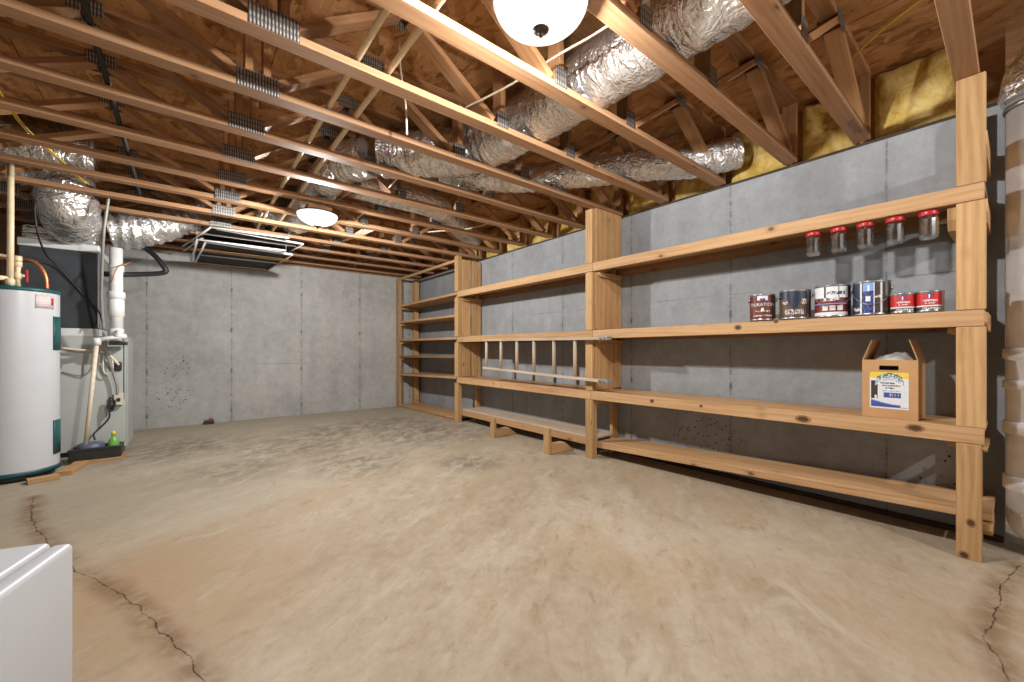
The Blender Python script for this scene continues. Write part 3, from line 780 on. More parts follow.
# knots on the board faces
KNOT = plain('dark_knot', (.07, .032, .014), .6, 0, .3, 60); KHALO = plain('knot_halo', (.30, .145, .06), .6, 0, .2, 60)
for px, py, ry, rz in ((971, 523, .012, .016), (964, 555, .014, .014), (803, 419, .030, .016), (915, 428, .026, .014), (738, 327.5, .018, .014), (652, 401, .014, .012), (701, 406, .010, .008), (776, 321, .012, .012)):
    q = atx(px, py, XF)
    m = MB()
    for r1, mi, x in ((1.0, 0, XF-.0012), (1.55, 1, XF-.0006)):
        pts = [V((x, q.y+ry*r1*math.cos(2*math.pi*k/20)*(1+.12*math.sin(3*k)), q.z+rz*r1*math.sin(2*math.pi*k/20))) for k in range(20)]
        m.face(pts, None, mi)
    m.build('knot', [KNOT, KHALO], shelf)
# lumber feet propping the bottom shelf
for (px, py, lb) in ((549, 455, 'sloped lumber foot with upright stake, nearer the middle shelf post'), (494, 438, 'sloped lumber foot with upright stake, nearer the far shelf post')):
    p = atz(px, py, 0); x, y = p.x+.02, p.y
    t = thing('lumber_foot', lb, 'support block', (x, y, 0), 'lumber feet under the bottom shelf')
    MB().box((x-.02, y, 0), (x+.018, y+.085, .265 if px > 520 else .235), grain=2).build('stake', W_POST, t, bevel=.003, seg=1)
    MB().prism([(x+.02, 0), (x+.36, 0), (x+.22, .098), (x+.02, .098)], 1, y+.004, y+.082).build('block', W_SHELF, t, bevel=.003, seg=1)

# ------------------------------------------------------------------ ladder hung on the shelf front
LX = 3.095
lad = thing('ladder', 'aged wooden ladder section hung sideways along the middle shelves', 'ladder', (LX, 3.45, .78))
def zt(y): return 1.190+(y-2.46)*.010
def zb_(y): return .785+(y-2.46)*.030
MB().bar((LX, 2.50, zt(2.46)), (LX, 4.44, zt(4.44)), .028, .062, (0, 0, 1)).build('rail', W_GREY, lad, bevel=.004)
MB().bar((LX, 2.50, zb_(2.46)), (LX, 4.44, zb_(4.44)), .028, .062, (0, 0, 1)).build('rail', W_GREY, lad, bevel=.004)
for px in (486.5, 501, 517, 534, 554, 575):
    r = ray(px, 350); y = r.y/r.x*LX
    MB().tube([(LX, y, zb_(y)+.012), (LX, y, zt(y)-.012)], .019, 14).build('rung', W_GREY, lad)
for f in (zt, zb_):
    z = f(2.45)
    c = MB().box((LX-.035, 2.395, z-.018), (LX+.035, 2.505, z+.018)).build('end_bracket', CONDUIT, lad, bevel=.004)
    MB().tube([(LX-.046, 2.43, z), (LX-.03, 2.43, z)], .01, 10).build('bolt', TIN, c)
    MB().tube([(LX-.046, 2.475, z), (LX-.03, 2.475, z)], .01, 10).build('bolt', TIN, c)
for y in (2.9, 4.0):
    MB().tube([(XF-.001, y, zt(y)-.0185), (LX-.036, y, zt(y)-.0185), (LX-.037, y, zt(y)-.006)], .004, 8).build('support_peg', CONDUIT, lad)

# ------------------------------------------------------------------ paint cans
def can(px, r, h, label, mf, mats, x=None, handle=True, group='paint cans on the middle shelf', text=None, z=1.2868):
    rr = ray(px, 350); x = XF+.02+r if x is None else x
    y = rr.y/rr.x*x
    t = thing('paint_can', label, 'paint can', (x, y, z), group)
    c = (x, y, z)
    facing = math.atan2(-y, -x)            # toward the camera
    a0 = facing-math.pi
    MB().lathe(c, [(0, 0), (r*.97, 0), (r, .004), (r, .010), (r*.975, .014), (r*.975, h-.014), (r*1.0, h-.010), (r*1.015, h-.004), (r*1.0, h), (r*.93, h), (r*.91, h-.006), (r*.84, h-.006), (r*.82, h-.001), (0, h-.001)], 56).build('can_body', TIN, t)
    z0, z1 = .013, h-.013
    prof = [(r*.99, z0+(z1-z0)*i/36) for i in range(37)]
    MB().lathe(c, prof, 120, a0=a0+.0, a1=a0+2*math.pi, mfun=lambda a, zz: mf((a-facing)/1.0, (zz-z0)/(z1-z0))).build('paper_label', mats, t)
    if handle:
        for s in (-1, 1):
            a = facing+s*1.35
            e = V(c)+V((math.cos(a)*r*1.0, math.sin(a)*r*1.0, h*.78))
            n_ = V((math.cos(a), math.sin(a), 0))
            MB().tube([e, e+n_*.010], .011, 14).build('handle_ear', TIN, t)
        pts = []
        for k in range(13):
            tt = k/12; a = facing+1.35-2.70*tt
            pts.append(V(c)+V((math.cos(a)*(r*1.0+.010), math.sin(a)*(r*1.0+.010), h*.78-.095*math.sin(math.pi*tt)*h/.2)))
        if handle == 2: MB().tube(pts, .0018, 6, sub=3).build('wire_handle', TIN, t)
    if text:
        for (body, size, zz, mat, ang) in text:
            cu = bpy.data.curves.new('txt', 'FONT'); cu.body = body; cu.size = size; cu.align_x = 'CENTER'; cu.align_y = 'CENTER'; cu.extrude = .0003
            to = bpy.data.objects.new('txt', cu); COL.objects.link(to)
            bpy.context.view_layer.update()
            me = bpy.data.meshes.new_from_object(to.evaluated_get(bpy.context.evaluated_depsgraph_get()))
            bpy.data.objects.remove(to); 
            rad = r*.99+.0008
            for v in me.vertices:
                a = facing+ang+v.co.x/rad; rr2 = rad+v.co.z
                v.co = V((rr2*math.cos(a), rr2*math.sin(a), zz*h+v.co.y))
            me.materials.clear(); me.materials.append(mat)
            o = bpy.data.objects.new('lettering', me); COL.objects.link(o); o.parent = t
def squig(a, f, a0, a1, f0, f1, sd):
    if not (a0 < a < a1 and f0 < f < f1): return False
    return mnoise.noise(V((a*22, f*26, sd*5.3))) > -.05
# seam strip: bare metal on the side
def mk1(a, f):
    if a > .95 and a < 1.12: return 3
    if a >= 1.12: return 4
    if f > .80 and abs(a) < .42: return 1 if f > .9 or abs(a) > .2 else 2
    if squig(a, f, -.6, .6, .30, .36, 2): return 1
    if abs(a) < .13 and .34 < f < .46: return 1
    if squig(a, f, -.8, .8, .10, .18, 3): return 1
    return 0
can(762.5, .080, .188, 'brown label paint can with white and blue top patch, leftmost of the row', mk1, [LBL_BROWN, LBL_WHITE, LBL_BLUE, TIN, LBL_DARK], text=[('DURATION', .031, .60, LBL_WHITE, 0)])
def mk2(a, f):
    if .86 < a < 1.05: return 3
    if a >= 1.05: return 4
    if f > .72: return 1
    if abs(a+.05) < .50*(f-.22)/.5: return 1
    if squig(a, f, -.9, -.45, .5, .62, 4) or squig(a, f, .4, .8, .5, .7, 5) or squig(a, f, -.7, .6, .12, .30, 6): return 2
    return 0
can(795, .090, .198, 'paint can with dark navy drip design over an olive brown label', mk2, [LBL_OLIVE, LBL_NAVY, LBL_PINK, TIN, LBL_DARK])
def mk3(a, f):
    if a > .95: return 4
    if f > .62:
        return 0 if not (abs(a+.42) < .03 or abs(a-.35) < .03 or squig(a, f, -.3, .75, .72, .82, 7)) else 2
    if f < .12: return 0
    if squig(a, f, -.5, .35, .51, .60, 8): return 0
    if .38 < f < .43: return 3
    for k in (-.42, 0, .42):
        if abs(a-k) < .15 and .16 < f < .32: return 0
    return 1
can(832.5, .0935, .205, 'white and maroon paint can, widest in the row', mk3, [LBL_WHITE, LBL_MAROON, LBL_NAVY, LBL_LBLUE, LBL_DARK], handle=2)
def mk4(a, f):
    if .78 < a < 1.02: return 3
    if -.62 < a < -.52 or .48 < a < .60 or .10 < a < .16: return 1
    if -.45 < a < .10:
        if f > .72: return 2 if not (abs(a+.17) < .06 and f < .92) else 1
        if abs(a+.17) < .12 and .38 < f < .55: return 1
        return 4 if mnoise.noise(V((a*12, f*12, 2))) > 0 else 0
    if squig(a, f, -1.2, -.6, .08, .2, 9) or squig(a, f, .16, .48, .50, .58, 10): return 1
    return 0 if a < .1 else 5
can(871.5, .088, .206, 'tall dark paint can with blue and white striped label', mk4, [LBL_NAVY, LBL_WHITE, LBL_LBLUE, TIN, LBL_BLUE, LBL_DARK], handle=2)
def mk5(a, f):
    if 1.0 < a < 1.3: return 3
    if f < .20: return 2 if not squig(a, f, -.6, .9, .04, .15, 12) else 1
    if f < .27: return 1
    if abs(a+.05) < .17 and f > .70: return 4 if abs(a+.05) > .05 or f > .93 else 1
    if squig(a, f, -.5, .55, .50, .60, 13) or squig(a, f, -.35, .35, .36, .45, 14): return 1
    return 0
can(903.2, .055, .116, 'small red paint can, left one of the red pair', mk5, [LBL_RED, LBL_WHITE, LBL_DARK, TIN, LBL_BLUE], handle=False, group='small red paint cans')
can(930, .0555, .118, 'small red paint can, right one of the red pair', mk5, [LBL_RED, LBL_WHITE, LBL_DARK, TIN, LBL_BLUE], handle=False, group='small red paint cans')

# ------------------------------------------------------------------ jars screwed under the top shelf
jl = ['clear glass jar with red lid, leftmost of the five under the top shelf', 'clear glass jar with red lid, second from left under the top shelf',
      'clear glass jar with red lid, middle of the five under the top shelf', 'clear glass jar with red lid, second from right under the top shelf',
      'clear glass jar with red lid, closest to the right end post']
for px, lb in zip((813.5, 838.8, 865.5, 895.2, 928.8), jl):
    r = .041; x = XF+.045; rr = ray(px, 350); y = rr.y/rr.x*x; z = 1.846+(y-.11)*.0060-.004
    t = thing('glass_jar', lb, 'jar', (x, y, z), 'red-lidded jars under the top shelf')
    c = (x, y, z)
    lidp = [(0, -.004), (r*.98, -.004), (r*1.02, -.008), (r*1.02, -.027), (r*.98, -.030)]
    MB().lathe(c, list(reversed(lidp)), 36).build('lid', RED, t)
    outer = [(0, -.152), (r*.78, -.152), (r*.92, -.146), (r*.98, -.134), (r*.98, -.046), (r*.93, -.036), (r*.90, -.029)]
    inner = [(r*.86, -.029), (r*.89, -.036), (r*.93, -.048), (r*.93, -.132), (r*.84, -.142), (0, -.145)]
    MB().lathe(c, outer+inner, 16, smooth=False).build('jar_glass', GLASS, t)

# ------------------------------------------------------------------ cardboard box on the third shelf
A = V((3.206, .592)); B = V((3.204, .350)); zb = .6815; zt_ = 1.022; dpt = .275
ex = (B-A).normalized(); W_ = (B-A).length; nb = V((-ex.y, ex.x)); nb = nb if nb.x > 0 else -nb
def bp(s, d, z): q = A+ex*s+nb*d; return V((q.x, q.y, z))
box = thing('cardboard_box', 'open brown cardboard carry box with printed label and plastic bag inside', 'box', bp(W_/2, dpt/2, zb))
m = MB(); th = .004
def panel(m, s0, d0, s1, d1, z0, z1):
    m.face([bp(s0, d0, z0), bp(s1, d0, z0), bp(s1, d1, z0), bp(s0, d1, z0)]); m.face([bp(s0, d0, z1), bp(s0, d1, z1), bp(s1, d1, z1), bp(s1, d0, z1)])
    m.face([bp(s0, d0, z0), bp(s0, d0, z1), bp(s1, d0, z1), bp(s1, d0, z0)]); m.face([bp(s0, d1, z0), bp(s1, d1, z0), bp(s1, d1, z1), bp(s0, d1, z1)])
    m.face([bp(s0, d0, z0), bp(s0, d1, z0), bp(s0, d1, z1), bp(s0, d0, z1)]); m.face([bp(s1, d0, z0), bp(s1, d0, z1), bp(s1, d1, z1), bp(s1, d1, z0)])
hx0, hx1, hz0, hz1 = W_*.32, W_*.67, zt_-.060, zt_-.034
panel(m, 0, 0, hx0, th, zb, zt_); panel(m, hx1, 0, W_, th, zb, zt_); panel(m, hx0, 0, hx1, th, zb, hz0); panel(m, hx0, 0, hx1, th, hz1, zt_)
panel(m, 0, dpt-th, W_, dpt, zb, zt_); panel(m, 0, th, th, dpt-th, zb, zt_); panel(m, W_-th, th, W_, dpt-th, zb, zt_); panel(m, th, th, W_-th, dpt-th, zb, zb+th)
m.build('box_body', CARD, box, merge=False)
m = MB(); m.face([bp(hx0-.02, th+.03, hz0-.03), bp(hx1+.02, th+.03, hz0-.03), bp(hx1+.02, th+.03, hz1+.03), bp(hx0-.02, th+.03, hz1+.03)]); m.build('handle_recess', DARKHOLE, box)
for s0, s1, dz in ((0, .042, .118), (W_, W_-.035, .118)):
    m = MB(); k = th if s0 == 0 else -th
    a = [bp(s0, .002, zt_), bp(s0, dpt-.002, zt_), bp(s1, dpt-.002, zt_+dz), bp(s1, .002, zt_+dz)]
    b_ = [bp(s0+k, .002, zt_), bp(s0+k, dpt-.002, zt_), bp(s1+k, dpt-.002, zt_+dz), bp(s1+k, .002, zt_+dz)]
    m.face(a); m.face(list(reversed(b_)))
    for i in range(4): m.face([a[i], a[(i+1) % 4], b_[(i+1) % 4], b_[i]])
    m.build('box_flap', CARD, box)
# crumpled plastic bag
m = MB(); n = 16
G = [[None]*(n+1) for _ in range(n+1)]
for i in range(n+1):
    for j in range(n+1):
        s, d = i/n, j/n
        hgt = .065*math.sin(math.pi*s)**.7*math.sin(math.pi*d)**.6*(.55+.75*s)+.022*mnoise.noise(V((s*7, d*7, 3)))
        G[i][j] = bp(.012+(W_-.03)*s, .012+(dpt-.025)*d, zt_-.035+hgt+.012)
for i in range(n):
    for j in range(n): m.face([G[i][j], G[i+1][j], G[i+1][j+1], G[i][j+1]], None, 0, True)
m.build('plastic_bag', BAGP, box)
# printed label
lx0, lx1, lz0, lz1 = W_*.145, W_*.845, zb+.055, zb+.268
m = MB(); nx, nz = 84, 72
def lc(s, t):
    if t > .86-.03*math.sin(s*9):
        arch = .80+.13*(1-((s-.52)/.34)**2)
        if abs(s-.52) < .33 and abs(t-arch) < .055: return 4 if mnoise.noise(V((s*30, t*20, 1))) > -.15 else 0
        return 2
    arch = .80+.13*(1-((s-.52)/.34)**2)
    if abs(s-.52) < .36 and 0 < arch-t < .07: return 4 if mnoise.noise(V((s*34, t*24, 1))) > 0 else 0
    if abs(s-.52) < .38 and .07 <= arch-t < .15: return 5 if mnoise.noise(V((s*34, t*24, 4))) > .05 else 0
    if .03 < s < .22 and .26 < t < .76: return 3 if not (t < .36 and abs(s-.16) < .03) else 0
    if .37 < s < .81 and .31 < t < .44: return 1 if not (abs(t-.38) < .03 and s > .52 and mnoise.noise(V((s*60, 1, 1))) > .1) else 0
    if .03 < s < .97 and t < .22-.14*math.sin(min(1, s/.8)*math.pi/2)+.04 and t > .035:
        if s > .80 and t > .06: return 0
        return 1 if t < .19-.13*math.sin(min(1, s/.8)*math.pi/2)+.04 else 5
    for (r0, r1, s0, s1) in ((.68, .72, .28, .66), (.61, .65, .32, .80), (.54, .58, .42, .64), (.475, .505, .33, .80)):
        if r0 < t < r1 and s0 < s < s1 and mnoise.noise(V((s*55, t*30, 8))) > -.1: return 3 if r0 > .53 else 5
    return 0
for i in range(nx):
    for j in range(nz):
        s0, s1, t0, t1 = i/nx, (i+1)/nx, j/nz, (j+1)/nz
        f = lambda s, t: bp(lx0+(lx1-lx0)*s, -.0008, lz0+(lz1-lz0)*t)
        m.face([f(s0, t0), f(s1, t0), f(s1, t1), f(s0, t1)], None, lc((s0+s1)/2, (t0+t1)/2))
m.build('printed_label', [LBL_WHITE, LBL_BLUE, LBL_YEL, LBL_DARK, LBL_GREEN, LBL_LBLUE], box)

# ------------------------------------------------------------------ vent pipe past the wall end
px_ = 3.50; py_ = -.0805; pr = .122
vp = thing('vent_pipe', 'thick white vent pipe with couplings standing past the end of the right wall', 'pipe', (px_, py_, 0))
MB().tube([(px_, py_, .20), (px_, py_, 2.41)], pr, 40).build('pipe_run', PVCD, vp)
for z0, z1 in ((.33, .41), (.63, .70), (.87, .92), (1.03, 1.09)):
    MB().lathe((px_, py_, 0), [(pr, z0), (pr+.012, z0+.006), (pr+.012, z1-.006), (pr, z1)], 40).build('coupling', PVCD, vp)
MB().tube([(px_, py_, .22), (px_, py_-.005, .17), (px_-.005, py_-.06, .15), (px_-.01, py_-.22, .145), (px_-.01, py_-.5, .145)], pr, 32, sub=6).build('bottom_elbow', PVCD, vp)
MB().lathe((px_, py_, 0), [(pr, 2.36), (pr+.010, 2.365), (pr+.010, 2.385), (pr, 2.39)], 40).build('clamp', TIN, vp)
duct('top_elbow', [(px_, py_, 2.41), (px_, py_-.006, 2.50), (px_, py_-.05, 2.60), (px_, py_-.16, 2.67), (px_, py_-.45, 2.69)], pr+.022, '', mat=FOIL, parent=vp, wr=.05, sd=33)

# ------------------------------------------------------------------ water heater
hc = V((-1.134, 5.33)); hr = .258; hz0, hz1 = .045, 1.60
wh = thing('water_heater', 'tall white cylindrical water heater with teal trim and access panels', 'water heater', (hc.x, hc.y, 0))
MB().lathe((hc.x, hc.y, 0), [(hr, hz0+.03), (hr, hz1-.03)], 72).build('tank', WHITE, wh)
MB().lathe((hc.x, hc.y, 0), [(0, hz1+.012), (hr*.5, hz1+.012), (hr-.02, hz1), (hr+.005, hz1-.005), (hr+.006, hz1-.032), (hr-.002, hz1-.034)], 72).build('top_cap', TEAL, wh)
MB().lathe((hc.x, hc.y, 0), [(hr-.004, hz0+.038), (hr+.006, hz0+.034), (hr+.006, hz0), (0, hz0)], 72).build('base_ring', TEAL, wh)
def arc_panel(a, half, z0, z1, rad, th, name, mat, par):
    m = MB(); n = 10
    P_ = []
    for k in range(n+1):
        aa = a-half+2*half*k/n
        P_.append((V((math.cos(aa), math.sin(aa), 0))))
    c = V((hc.x, hc.y, 0))
    for k in range(n):
        a0, a1 = P_[k], P_[k+1]
        q = lambda d, rr, z: c+d*rr+V((0, 0, z))
        m.face([q(a0, rad+th, z0), q(a1, rad+th, z0), q(a1, rad+th, z1), q(a0, rad+th, z1)], [(k/n, 0), ((k+1)/n, 0), ((k+1)/n, 1), (k/n, 1)], 0, True)
        m.face([q(a0, rad, z1), q(a0, rad+th, z1), q(a1, rad+th, z1), q(a1, rad, z1)]); m.face([q(a0, rad, z0), q(a1, rad, z0), q(a1, rad+th, z0), q(a0, rad+th, z0)])
    for d in (P_[0], P_[-1]):
        m.face([c+d*rad+V((0, 0, z0)), c+d*(rad+th)+V((0, 0, z0)), c+d*(rad+th)+V((0, 0, z1)), c+d*rad+V((0, 0, z1))])
    return m.build(name, mat, par)
ar = math.radians(-13)
arc_panel(ar, .19, 1.08, 1.37, hr, .009, 'access_panel', TEAL, wh)
arc_panel(ar, .19, .18, .47, hr, .009, 'access_panel', TEAL, wh)
al = math.radians(-38)
lb = arc_panel(al, .27, 1.43, 1.548, hr, .0015, 'warning_label', LBL_PINK, wh)
for i in range(5):
    arc_panel(al-.05, .15, 1.455+i*.016, 1.460+i*.016, hr+.0016, .0006, 'label_lines', LBL_WHITE, lb)
arc_panel(al+.215, .045, 1.465, 1.525, hr+.0016, .0006, 'label_mark', LBL_RED, lb)
# wooden shims under the heater
s1 = atz(41, 485, 0)
for i, (a, b, lbl) in enumerate((((-1.00, 4.995), (-.83, 5.045), 'short wooden shim under the front of the water heater'), ((-.815, 5.12), (-.76, 5.52), 'longer wooden shim under the right side of the water heater'))):
    ln = (V(b)-V(a)).length; ang = math.atan2(b[1]-a[1], b[0]-a[0]); mid = (V(a)+V(b))/2
    o = MB().box((mid.x-ln/2, mid.y-.045, 0), (mid.x+ln/2, mid.y+.045, .038), rot=ang).build('wood_shim', W_SLAT, None, bevel=.002)
    tag(o, lbl, 'wood scrap', 'wood shims under the water heater')
MB().lathe((hc.x, hc.y, 0), [(.0, 0), (hr-.03, 0), (hr-.03, hz0), (0, hz0)], 40).build('foot_ring', BLACKP, wh)
# plumbing on the heater
wp = thing('water_piping', 'cream water pipes with a red valve rising from the water heater', 'pipes', (hc.x, hc.y, hz1))
def pyx(px, py, y): return aty(px, py, y)
pA0, pA1 = pyx(10, 287, 5.155), pyx(14.5, 163, 5.155)
pA0.z = hz1+.006
MB().tube([pA0, V((pA0.x+.003, pA0.y, 2.0)), V((pA1.x-.02, pA1.y, 2.75))], .020, 16).build('riser_pipe', CPVC, wp)
pB = pyx(17.5, 287, 5.22)
MB().tube([(pB.x, pB.y, hz1+.004), (pB.x, pB.y, 1.84)], .019, 16).build('riser_pipe', CPVC, wp)
for z in (1.70, 1.80, 1.84): MB().lathe((pB.x, pB.y, 0), [(.019, z-.03), (.027, z-.026), (.027, z+.02), (.019, z+.024)], 18).build('fitting', CPVC, wp)
for z in (1.64,): MB().lathe((pA0.x, pA0.y, 0), [(.02, z-.03), (.028, z-.026), (.028, z+.02), (.02, z+.024)], 18).build('fitting', CPVC, wp)
MB().tube([(pB.x, pB.y, 1.70), (pB.x+.045, pB.y-.01, 1.70)], .012, 12).build('valve_stem', CPVC, wp)
MB().box((pB.x+.045, pB.y-.022, 1.645), (pB.x+.060, pB.y+.006, 1.755)).build('valve_handle', RED, wp, bevel=.004)
MB().tube([(pB.x, pB.y, 1.84), (pB.x-.10, pB.y+.02, 1.86), (pB.x-.8, pB.y+.05, 1.86)], .014, 12).build('branch_pipe', CPVC, wp)
MB().tube([(pA0.x, pA0.y, 1.665), (pA0.x-.4, pA0.y, 1.665)], .02, 12).build('branch_pipe', CPVC, wp)
# copper relief line
c0 = pyx(-6, 258, 5.33); c1 = pyx(20, 259, 5.33); c2 = pyx(36, 263, 5.31); c3 = pyx(45, 275, 5.30); c4 = pyx(47, 287, 5.30)
c4.z = hz1-.0
cop = MB().tube([c0, c1, c2, c3, V((c4.x, c4.y, hz1+.008))], .014, 14, sub=6).build('copper_pipe', COPPER)
tag(cop, 'curved orange copper pipe bending down into the water heater top', 'pipe')

# ------------------------------------------------------------------ air handler
ah = thing('air_handler', 'grey steel air handler cabinet standing behind the water heater', 'air handler', (-.85, 6.3, 0))
AX0, AX1, AY0, AY1, AZ = -1.22, -.49, 5.96, 6.62, 1.225
MB().box((AX0, AY0, .05), (AX1-.012, AY1, AZ)).build('cabinet', GREYM, ah, bevel=.006)
MB().box((AX1-.011, AY0+.012, .05), (AX1, AY1-.02, AZ-.02)).build('service_door', GREYM, ah, bevel=.008)
MB().box((AX1-.030, AY0-.002, .55), (AX1-.022, AY0-.0003, AZ-.03)).build('door_seam', BLACKP, ah)
MB().box((AX0+.03, AY0+.03, 0), (AX1-.06, AY1-.03, .05)).build('plinth', BLACKP, ah)
MB().box((AX0+.02, AY0-.004, AZ-.005), (AX1-.22, AY1-.04, AZ+.075)).build('top_flange', TAPE, ah, bevel=.006)
PX0, PX1 = -1.245, -.715
pl = MB().box((PX0, AY0+.01, AZ+.076), (PX1, AY1, 2.10)).build('supply_plenum', CHAR, ah, bevel=.004)
MB().box((PX1+.0005, AY0+.012, AZ+.08), (PX1+.012, AY1-.002, 2.10)).build('side_sheet', GREYD, pl)
MB().box((PX0-.01, AY0-.004, 2.085), (PX1+.016, AY1, 2.16)).build('tape_band', TAPE, pl, bevel=.008)
MB().box((PX0+.01, AY0+.02, 2.15), (PX1-.005, AY1-.02, 2.30)).build('foil_skirt', FOIL2, ah, bevel=.03)
duct('foil_duct', [(-.90, 6.25, 2.335), (-.885, 5.95, 2.345), (-.865, 5.72, 2.36), (-.86, 5.56, 2.43), (-.86, 5.505, 2.56), (-.88, 5.50, 2.66), (-1.02, 5.495, 2.735), (-1.35, 5.49, 2.74), (-1.9, 5.49, 2.735), (-2.4, 5.49, 2.735)], .203,
     'bulging foil elbow duct rising off the plenum above the water heater', sd=41, wr=.055)
duct('foil_duct', [(-2.2, 4.955, 2.73), (-1.6, 4.955, 2.72), (-1.1, 4.955, 2.72), (-.6, 4.955, 2.73)], .145, 'foil duct in the trusses toward the left edge, above the heater pipes', sd=47, wr=.05)
# white pvc vent stack in front
vx = pyx(116, 300, 5.80)
vs = thing('drain_stack', 'white plastic vent stack with couplings beside the charcoal plenum', 'pipe', (vx.x, 5.80, 1.16))
MB().tube([(vx.x+.005, 5.80, 1.16), (vx.x, 5.80, 2.125)], .052, 24).build('pipe_run', PVC, vs)
for z0, z1, rr in ((1.42, 1.60, .064), (1.60, 1.68, .070), (1.88, 1.95, .060), (1.20, 1.30, .060)):
    MB().lathe((vx.x+.002, 5.80, 0), [(.052, z0), (rr, z0+.008), (rr, z1-.008), (.052, z1)], 28).build('coupling', PVC, vs)
MB().box((vx.x-.05, 5.74, 1.13), (vx.x+.08, 5.90, 1.165)).build('cabinet_collar', BLACKP, vs)
# condensate line leaning down to the tray
cl = thing('condensate_drain', 'thin cream drain pipe leaning from the cabinet top down to the black tray', 'pipe', (-.8, 5.8, .1))
a1 = pyx(97, 341, 5.70); a2 = pyx(85.5, 447, 5.62); a3 = pyx(127, 336, 5.72)
MB().tube([a1, a2], .0175, 16).build('pipe_run', CREAM, cl)
MB().tube([a1+V((-.01, 0, .012)), a3], .021, 16).build('pipe_run', PVC, cl)
MB().tube([a1+V((0, 0, .03)), a1+V((0, 0, -.04))], .030, 16).build('elbow', PVC, cl)
MB().tube([a3+V((-.09, 0, -.002)), a3+V((-.03, 0, 0))], .030, 16).build('tee', PVC, cl)
MB().tube([a3+V((-.06, 0, -.05)), a3+V((-.06, 0, .06))], .024, 14).build('tee_stub', PVC, cl)
# electric whip, box, cords
ec = thing('electrical_whip', 'grey flexible conduit dropping past the plenum to a small outlet box', 'conduit', (-.6, 5.88, 1.0))
k = lambda px, py, y=5.90: pyx(px, py, y)
MB().tube([k(109, 194, 5.335), k(106, 215, 5.34), k(103.5, 235, 5.36), k(102, 270, 5.52), k(101.5, 300, 5.64), k(104, 330, 5.72)], .012, 12, sub=6).build('conduit_run', CONDUIT, ec)
MB().tube([k(104, 332, 5.73), k(106, 350, 5.85), k(113, 372), k(117, 385), k(117.5, 394)], .012, 12, sub=6).build('conduit_run', CONDUIT, ec)
MB().tube([k(62, 348), k(80, 350), k(98, 351), k(110, 356), k(119, 365)], .011, 12, sub=6).build('cable_run', CREAM, ec)
p = k(119, 366, 5.945); MB().box((p.x-.035, 5.935, p.z-.05), (p.x+.022, 5.957, p.z+.045)).build('knockout_plate', BLACKP, ec, bevel=.008)
p = k(118.8, 399, 5.92); ob = MB().box((p.x-.036, 5.90, p.z-.062), (p.x+.036, 5.957, p.z+.062)).build('outlet_box', OUTL, ec, bevel=.005)
MB().box((p.x-.014, 5.893, p.z-.022), (p.x+.014, 5.8995, p.z+.012)).build('outlet_socket', BLACKP, ob)
MB().tube([k(111, 403, 5.91), k(108, 407, 5.89), k(112, 411, 5.88), k(115, 402, 5.89), k(110, 398, 5.89), k(109, 408, 5.88), k(109, 418, 5.88), k(100, 428, 5.88), k(94, 434, 5.85), k(95, 440, 5.82)], .008, 10, sub=6).build('power_cord', BLACK, ec)
MB().tube([k(111, 410, 5.90), k(111, 401, 5.90)], .022, 14).build('plug', BLACK, ec)
pb = k(107, 370, 5.9); o = MB().tube([k(104.5, 352, 5.9), k(103, 362, 5.9), k(104, 372, 5.9), k(110, 374, 5.9), k(113, 366, 5.9), k(110, 352, 5.9)], .007, 10, sub=6).build('drain_trap', BAGP, ec)
# cables across the charcoal plenum
o = MB().tube([k(34, 205, 5.27), k(38, 235, 5.31), k(47, 256, 5.80), k(56, 264, 5.93), k(70, 280, 5.955), k(88, 300, 5.955), k(99, 312, 5.9), k(102, 322, 5.8)], .007, 10, sub=6).build('black_cable', BLACK)
tag(o, 'thin black cable drooping across the charcoal plenum face', 'cable')
o = MB().tube([k(62, 372, 5.95), k(85, 375, 5.93), k(97, 357, 5.86), k(105, 338, 5.82)], .006, 8, sub=6).build('thermostat_cable', CONDUIT)
tag(o, 'thin grey brown wire hanging in front of the air handler cabinet', 'cable')
# black insulated refrigerant lines
o = MB().tube([k(104, 274, 5.92), k(125, 274.5, 5.98), k(150, 274, 6.25), k(162, 273, 6.4), k(166, 271, 6.42), k(164, 267, 6.42), k(157, 258, 6.45), k(148, 250, 6.5), k(139, 245, 6.5)], .028, 14, sub=6).build('refrigerant_line', BLACK)
tag(o, 'black insulated refrigerant line bent in a sharp elbow right of the vent stack', 'pipe')
o = MB().tube([k(108, 283, 5.72), k(112, 281, 5.7), k(117, 268, 5.7), k(126, 264, 5.7), k(131, 262, 5.75)], .005, 8, sub=6).build('copper_wire', COPPER)
tag(o, 'thin copper-coloured wire looped around the white vent stack', 'wire')

# drain tray with bottle
ty0, ty1, tx0, tx1 = 5.55, 5.80, -.86, -.50
dt = thing('drain_tray', 'black plastic drain tray on a wood board before the air handler', 'tray', ((tx0+tx1)/2, (ty0+ty1)/2, .03))
MB().box((tx0+.02, ty0+.02, .03), (tx1-.02, ty1-.02, .045)).build('tray_base', BLACKP, dt)
for lo, hi in (((tx0, ty0, .03), (tx1, ty0+.022, .135)), ((tx0, ty1-.02, .03), (tx1, ty1, .135)), ((tx0, ty0+.02, .03), (tx0+.02, ty1-.02, .135)), ((tx1-.02, ty0+.02, .03), (tx1, ty1-.02, .135))):
    MB().box(lo, hi).build('tray_wall', BLACKP, dt, bevel=.005)
MB().box((tx0-.004, ty0-.006, .118), (tx1+.004, ty0+.024, .14)).build('tray_rim', BLACKP, dt, bevel=.004)
o = MB().box((tx0+.03, ty0-.02, 0), (tx1+.02, ty1, .029)).build('wood_board', W_SLAT, None, bevel=.003)
tag(o, 'reddish wooden board beneath the black drain tray', 'wood scrap')
